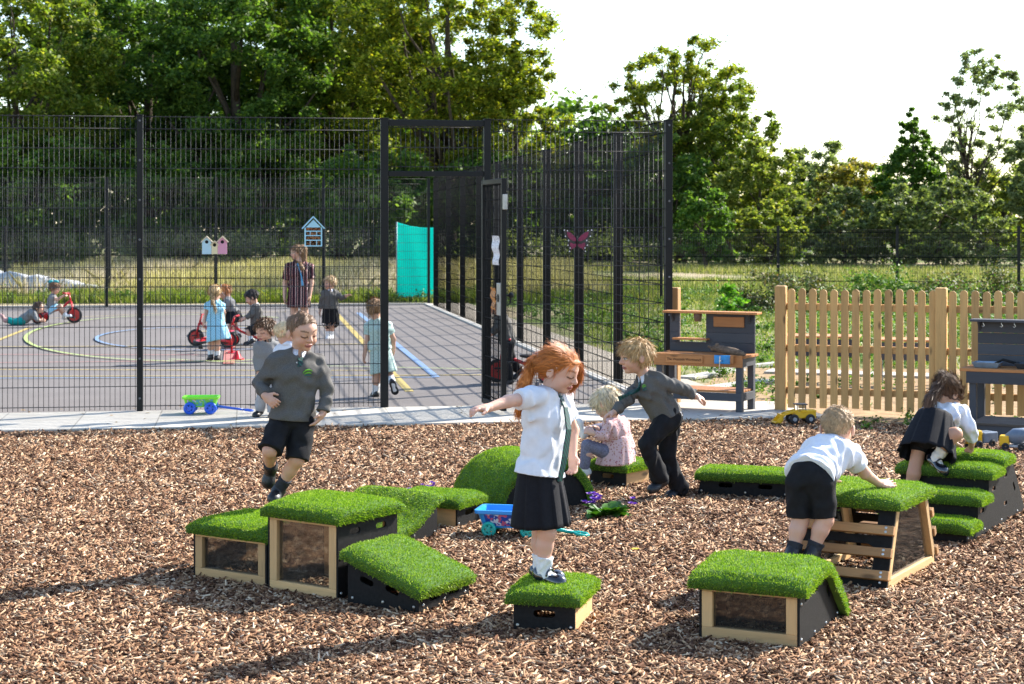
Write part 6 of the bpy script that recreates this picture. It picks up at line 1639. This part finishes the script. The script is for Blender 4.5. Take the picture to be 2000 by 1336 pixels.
def shrub(label, px, py, Y, rx, rz, ncl, per, L, mat, seed, name='shrub', clump=.45, group=None):
    c = A(px, py, Y); e = thing(name, label, 'shrub', (c.x, Y, -.03), 0, group); rg = np.random.default_rng(seed)
    d = rg.normal(size=(ncl, 3)); d /= np.linalg.norm(d, axis=1)[:, None]; d[:, 2] = np.abs(d[:, 2]); r = rg.uniform(.35, .9, ncl)[:, None]
    cs = d*r*np.array([rx, rx*.8, rz])*1.0; cs[:, 2] = np.maximum(cs[:, 2], rz*.12)
    leafy('foliage', cs, rg.uniform(.25, clump, ncl)*min(rx, rz), per, L, mat, seed+1, e)
    mb = MB()
    for i in range(6): q = cs[i]; mb.tube([(0, 0, 0), tuple(q*.5+np.array([0, 0, .05])), tuple(q)], [.02*rx+.006, .012*rx+.004, .004], 5)
    mb.build('stem', flat('twig_bark', (.12, .085, .05), .9), e)
    return e
shrub('bright green round bush standing alone in the weeds left of the picket fence', 1427, 600, 28.5, .34, 1.05, 44, 90, .075, island('bright_leaf', [(0, (.05, .15, .01)), (.6, (.12, .30, .03)), (1, (.25, .4, .07))], .5, trans=.35), 31)
for i, (px, Y, rx, rz, lab) in enumerate(((1500, 39, 1.0, 1.0, 'dark bramble thicket behind the first picket post'), (1590, 38, 1.0, .98, 'dark bramble mound with pale seed heads right of the first bramble thicket'), (1850, 40, 1.2, 1.1, 'bramble mound by the boundary fence above the mud kitchen'), (1950, 38, 1.1, 1.05, 'rightmost bramble mound behind the mud kitchen'), (1730, 40, 1.0, 1.15, 'bramble and tall weeds at the middle right boundary post'))):
    shrub(lab, px, 560, Y, rx, rz, 40, 120, .07, M_BRAM if i != 4 else M_WEED, 40+i, 'bramble', group='brambles along the boundary fence')
# pale ground cover sheet lying in the meadow at the far left
mb = MB(); V = []; n_ = 14
p0, p1 = A(-40, 560, 46.5), A(215, 575, 46.5)
for i in range(n_+1):
    t_ = i/n_; x = p0.x+(p1.x-p0.x)*t_; hgt = (.62*(1-t_)**.7+.12)*(1+.1*math.sin(i*2.3))*(.3 if i == n_ else 1)
    V += [(x, 46.2, -.02), (x, 46.6+.1*math.sin(i), hgt), (x, 48.0, hgt*.8), (x, 48.4, -.02)]
Fc = [(4*i+k, 4*i+k+1, 4*i+5+k, 4*i+4+k) for i in range(n_) for k in range(3)]+[(0, 3, 2, 1), (4*n_, 4*n_+1, 4*n_+2, 4*n_+3)]
mb.poly(V, Fc); o = mb.build('covered_heap', flat('pale_tarpaulin', (.42, .44, .46), .6, var=.2, scale=2), None, .05); tag(o, 'long low heap under a pale grey tarpaulin at the far left of the meadow', 'heap')

n = 70; X, Y = patch(n, -6, 3, 16.4, 18.2, 61); c = np.stack([X, Y, np.full(n, .026)], 1); V = leaf_quads(c, .05, 62, 6.0); tag(link('fallen_leaves', np_mesh('fallen_leaves', V, np.arange(len(V)).reshape(-1, 4), 4), island('dead_leaf', [(0, (.12, .06, .02)), (1, (.35, .22, .08))], .8)), kind='stuff')
# ================================================================ trees
def leaf_mat(nm, a, b, c, d=None, tr=.5): return island(nm, [(0, a), (.5, b), (.88, c), (1, d or c)], .55, trans=tr, spec=.25)
LM = dict(
    dark=leaf_mat('dark_oak_leaf', (.038, .082, .018), (.088, .168, .034), (.18, .26, .05)),
    mid=leaf_mat('mid_oak_leaf', (.06, .10, .014), (.15, .21, .03), (.26, .29, .05), (.32, .28, .05)),
    gold=leaf_mat('golden_oak_leaf', (.07, .11, .012), (.18, .225, .024), (.35, .35, .04), (.52, .42, .04)),
    lime=leaf_mat('lime_leaf', (.035, .085, .012), (.085, .17, .025), (.17, .26, .05)),
    olive=leaf_mat('olive_leaf', (.08, .115, .02), (.19, .235, .045), (.32, .33, .08), (.42, .36, .10)),
    grey=leaf_mat('willow_leaf', (.09, .12, .055), (.19, .23, .11), (.32, .36, .19)),
    rust=leaf_mat('rust_leaf', (.10, .11, .02), (.22, .205, .04), (.36, .28, .06), (.45, .28, .07)),
    dull=leaf_mat('dull_leaf', (.06, .085, .035), (.14, .18, .07), (.24, .26, .12)))
M_BARK = flat('tree_bark', (.075, .058, .042), .9, .2, var=.45, scale=6, bstr=.9)
def tree(name, label, px, top, wpx, Y, lm, seed, base=.16, ncl=95, per=230, L=.24, clump=(.12, .22), group='trees beyond the meadow', limbs=16, shape='round', trunk_r=.32, gap=.0, cat='tree'):
    """trunk, limbs and leaf clumps; top and width are the crown's outline at that distance"""
    rg = np.random.default_rng(seed); k = Y/F; x0 = (px-1000)*k; Ht = H-(top-HZ)*k; Wd = wpx*k/2
    e = thing(name, label, cat, (x0, Y, -.04), 0, group); z0 = Ht*base; zc = (Ht+z0)/2; rz = (Ht-z0)/2
    cs = []; rs = []
    ncl = int(ncl*2.6); per = int(per*1.0); L *= .9; clump = (clump[0]*.62, clump[1]*.85)
    while len(cs) < ncl:
        d = rg.normal(size=3); d /= np.linalg.norm(d); r = rg.uniform(.25, 1)**.55*.9
        p = d*r
        if shape == 'cone':
            hz = (p[2]+1)/2; w = (1-hz)**.8*1.1+.05; p[0] *= w; p[1] *= w
        elif shape == 'tall': w = 1-.45*max(p[2], 0); p[0] *= w; p[1] *= w
        if gap and math.sin(p[0]*5+seed)*math.sin(p[2]*6+seed*.7) > 1-gap: continue
        cs.append((p[0]*Wd, p[1]*min(Wd, 5.0), zc+p[2]*rz)); rs.append(rg.uniform(*clump)*min(Wd, rz)*(1.0 if shape != 'cone' else max(.35, 1.2*(1-(p[2]+1)/2)+.25)))
    cs = np.array(cs); rs = np.array(rs)
    leafy('crown', cs, rs, per, L, lm, seed+1, e, flat_=.72)
    mb = MB(); tr = trunk_r*(Ht/14); sway = rg.normal(size=2)*.25
    tp = [Vector((sway[0]*t_*2, sway[1]*t_*2, Ht*.82*t_)) for t_ in np.linspace(0, 1, 7)]
    mb.tube(tp, [tr*1.25, tr, tr*.85, tr*.65, tr*.45, tr*.26, tr*.1], 9)
    for i in rg.choice(ncl, min(limbs, ncl), replace=False):
        c = Vector(cs[i]); f_ = max(.12, min(.9, (c.z/Ht)*.62)); a = Vector((sway[0]*f_*2, sway[1]*f_*2, Ht*.82*f_)); m = a.lerp(c, .5)+Vector((rg.normal()*.3, rg.normal()*.3, -.12*(c-a).length+rg.normal()*.2))
        m2 = a.lerp(c, .8)+Vector((rg.normal()*.2, rg.normal()*.2, rg.normal()*.15)); r = tr*.5*(1-f_*.6)
        mb.tube([a, m, m2, c], [r, r*.66, r*.4, r*.12], 6)
        for q in range(2):
            c2 = Vector(cs[rg.integers(ncl)]);
            if (c2-m).length < Wd*.7: mb.tube([m, m.lerp(c2, .55)+Vector((0, 0, -.1)), c2], [r*.45, r*.28, r*.06], 5)
    mb.build('trunk', M_BARK, e, smooth=True)
    return e
tree('oak_tree', 'dark oak at the far left, its crown with a bright top', 45, -70, 430, 84, LM['mid'], 101, .12, 105, 240, .25)
tree('oak_tree', 'deep green oak behind the first tall fence post', 275, -130, 400, 90, LM['dark'], 102, .1, 110, 240, .26)
tree('oak_tree', 'very tall dark oak behind the birdhouses', 470, -190, 380, 87, LM['dark'], 103, .1, 125, 240, .26, gap=.2)
tree('oak_tree', 'green oak with golden tips behind the insect hotel', 660, -150, 400, 92, LM['mid'], 104, .12, 115, 240, .25, gap=.15)
tree('oak_tree', 'huge golden green oak over the gateway, its outer boughs against the sky', 875, -190, 470, 85, LM['gold'], 105, .18, 150, 230, .23, gap=.2, limbs=26, clump=(.09, .17))
tree('oak_tree', 'lower golden bough tree right of the huge oak, edging the sky', 1020, 100, 215, 83, LM['gold'], 106, .2, 60, 200, .2)
for px_, w_, lm_, lab_ in ((150, 330, 'mid', 'further oak filling the gap between the two outermost oaks'), (375, 330, 'dark', 'further dark oak in the gap above the first tall fence post'), (570, 330, 'dark', 'further dark oak behind the very tall one'), (765, 330, 'mid', 'further oak in the gap above the gate post')):
    tree('oak_tree', lab_, px_, -110, w_, 101, LM[lm_], 160+px_, .1, 100, 200, .27, limbs=8, clump=(.14, .24))
tree('oak_tree', 'shaded oak filling the gap behind the gateway', 830, 60, 330, 98, LM['mid'], 107, .05, 90, 220, .26)
tree('ash_tree', 'bluish green young tree in the dip between the two big oaks', 1170, 175, 150, 96, LM['lime'], 108, .1, 55, 190, .22)
tree('oak_tree', 'spreading oak with bare crooked limbs showing against the sky', 1330, 48, 330, 88, LM['gold'], 109, .28, 72, 170, .19, limbs=40, clump=(.10, .17), gap=.45)
tree('oak_tree', 'dense green oak right beside the one with crooked limbs', 1425, 135, 225, 86, LM['mid'], 110, .08, 85, 220, .21)
tree('oak_tree', 'shady tree low behind the fence corner', 1290, 250, 230, 84, LM['dark'], 111, .03, 70, 200, .22)
tree('maple_tree', 'yellow olive maple leaning out right of the dense oak', 1480, 255, 215, 80, LM['olive'], 112, .06, 70, 210, .19)
tree('willow_tree', 'grey green willow in the hollow of the skyline', 1600, 262, 200, 92, LM['grey'], 113, .05, 55, 200, .2)
tree('hawthorn_tree', 'rusty orange hawthorn between willow and spired tree', 1668, 288, 200, 88, LM['rust'], 114, .05, 50, 200, .19)
tree('hornbeam_tree', 'spire topped dark green tree right of the rusty hawthorn', 1780, 195, 230, 85, LM['lime'], 115, .06, 75, 200, .2, shape='cone')
tree('birch_tree', 'airy slender birch, tallest at the right against the sky', 1920, 62, 210, 82, LM['grey'], 116, .30, 48, 120, .17, limbs=36, shape='tall', clump=(.12, .2), gap=.35, trunk_r=.17)
tree('willow_tree', 'grey green willow at the foot of the airy birch', 1940, 285, 340, 84, LM['olive'], 117, .04, 75, 200, .2)
tree('willow_tree', 'pale scrubby willow filling the right edge', 2050, 190, 190, 80, LM['grey'], 118, .05, 65, 200, .2)
tree('elder_tree', 'fresh green elder bush in front of the dark trees right of the fence corner', 1380, 345, 130, 74, LM['lime'], 119, .02, 48, 200, .17)
tree('blackthorn_tree', 'dull grey brown thicket below the spire topped tree', 1830, 340, 330, 76, LM['dull'], 120, .0, 70, 220, .19)
tree('blackthorn_tree', 'dull thicket in the shade below the rusty hawthorn', 1650, 360, 290, 78, LM['dull'], 121, .0, 60, 220, .19)
tree('blackthorn_tree', 'olive thicket under the yellow maple', 1500, 385, 170, 75, LM['olive'], 122, .0, 50, 200, .18)
for i, (px, w, top, lab) in enumerate(((70, 330, 230, 'dark understorey holly behind the girl on the far tricycle'), (300, 300, 260, 'dark understorey holly left of the birdhouses'), (520, 300, 225, 'dark understorey holly between birdhouses and insect hotel'), (740, 300, 260, 'dark understorey holly behind the gate post'), (960, 280, 270, 'dark understorey holly behind the turquoise sheet'), (1150, 240, 290, 'dark understorey holly behind the butterfly'))):
    tree('holly_tree', lab, px, top, w, 80+i % 3*2, LM['dark'], 140+i, .0, 75, 210, .22, limbs=8, group='understorey hollies under the oaks')
n = 520; rg = np.random.default_rng(77); xs = rg.uniform(-42, 56, n); cs = np.stack([xs, rg.uniform(97, 112, n), rg.uniform(0, 4.5, n)], 1); cs[:, 2] *= np.where(xs < 4, 2.0, .95)
leafy('far_woods', cs, rg.uniform(1.2, 2.2, n), 130, .42, LM['dark'], 78, kind='stuff')
n = 240; xs = np.linspace(-30, 46, n); cs = np.stack([xs, rg.uniform(76, 80, n), rg.uniform(.1, .8, n)+np.where(xs < 8, 1.0, 0)*rg.random(n)], 1); n2_ = 330; c2_ = np.stack([rg.uniform(-36, 12, n2_), rg.uniform(94, 97, n2_), rg.uniform(0, 7.5, n2_)], 1); leafy('far_woods', c2_, rg.uniform(1.1, 2.0, n2_), 150, .36, LM['dark'], 81, kind='stuff'); leafy('hedge_undergrowth', cs, rg.uniform(.5, 1.0, n), 130, .17, LM['dull'], 79, kind='stuff')

# ================================================================ light, sky, camera
w = bpy.data.worlds.new('World'); SC.world = w; w.use_nodes = True; nt = w.node_tree; bg = nt.nodes['Background']
sky = nt.nodes.new('ShaderNodeTexSky'); sky.sky_type = 'NISHITA'; sky.sun_disc = False
sd = Vector((.806, .591, math.tan(rad(36)))).normalized()
sky.sun_elevation = math.asin(sd.z); sky.sun_rotation = math.atan2(sd.x, sd.y); sky.air_density = 1.0; sky.dust_density = .6; sky.ozone_density = 1.0
nt.links.new(sky.outputs[0], bg.inputs['Color']); bg.inputs['Strength'].default_value = .14
ld = bpy.data.lights.new('Sun', 'SUN'); ld.energy = 5.0; ld.angle = rad(.53); ld.color = (1, .94, .85)
lo = bpy.data.objects.new('Sun', ld); COL.objects.link(lo); lo.rotation_euler = sd.to_track_quat('Z', 'Y').to_euler(); lo.location = sd*60
cd = bpy.data.cameras.new('Camera'); cam = bpy.data.objects.new('Camera', cd); COL.objects.link(cam); SC.camera = cam
cam.location = (0, 0, H); cam.rotation_euler = (PI/2, 0, 0); cd.sensor_width = 36; cd.lens = F/2000*36; cd.shift_y = (HZ-668)/2000; cd.clip_start = .1; cd.clip_end = 1000
cd.dof.use_dof = True; cd.dof.focus_distance = 10.5; cd.dof.aperture_fstop = 7.0
SC.view_settings.view_transform = 'Standard'; SC.view_settings.look = 'None'; SC.view_settings.exposure = 1.4; SC.view_settings.gamma = 1
SC.cycles.use_denoising = True; SC.cycles.max_bounces = 8; SC.cycles.transparent_max_bounces = 24; SC.cycles.diffuse_bounces = 3; SC.cycles.glossy_bounces = 2; SC.cycles.transmission_bounces = 4
SC.cycles.caustics_reflective = False; SC.cycles.caustics_refractive = False
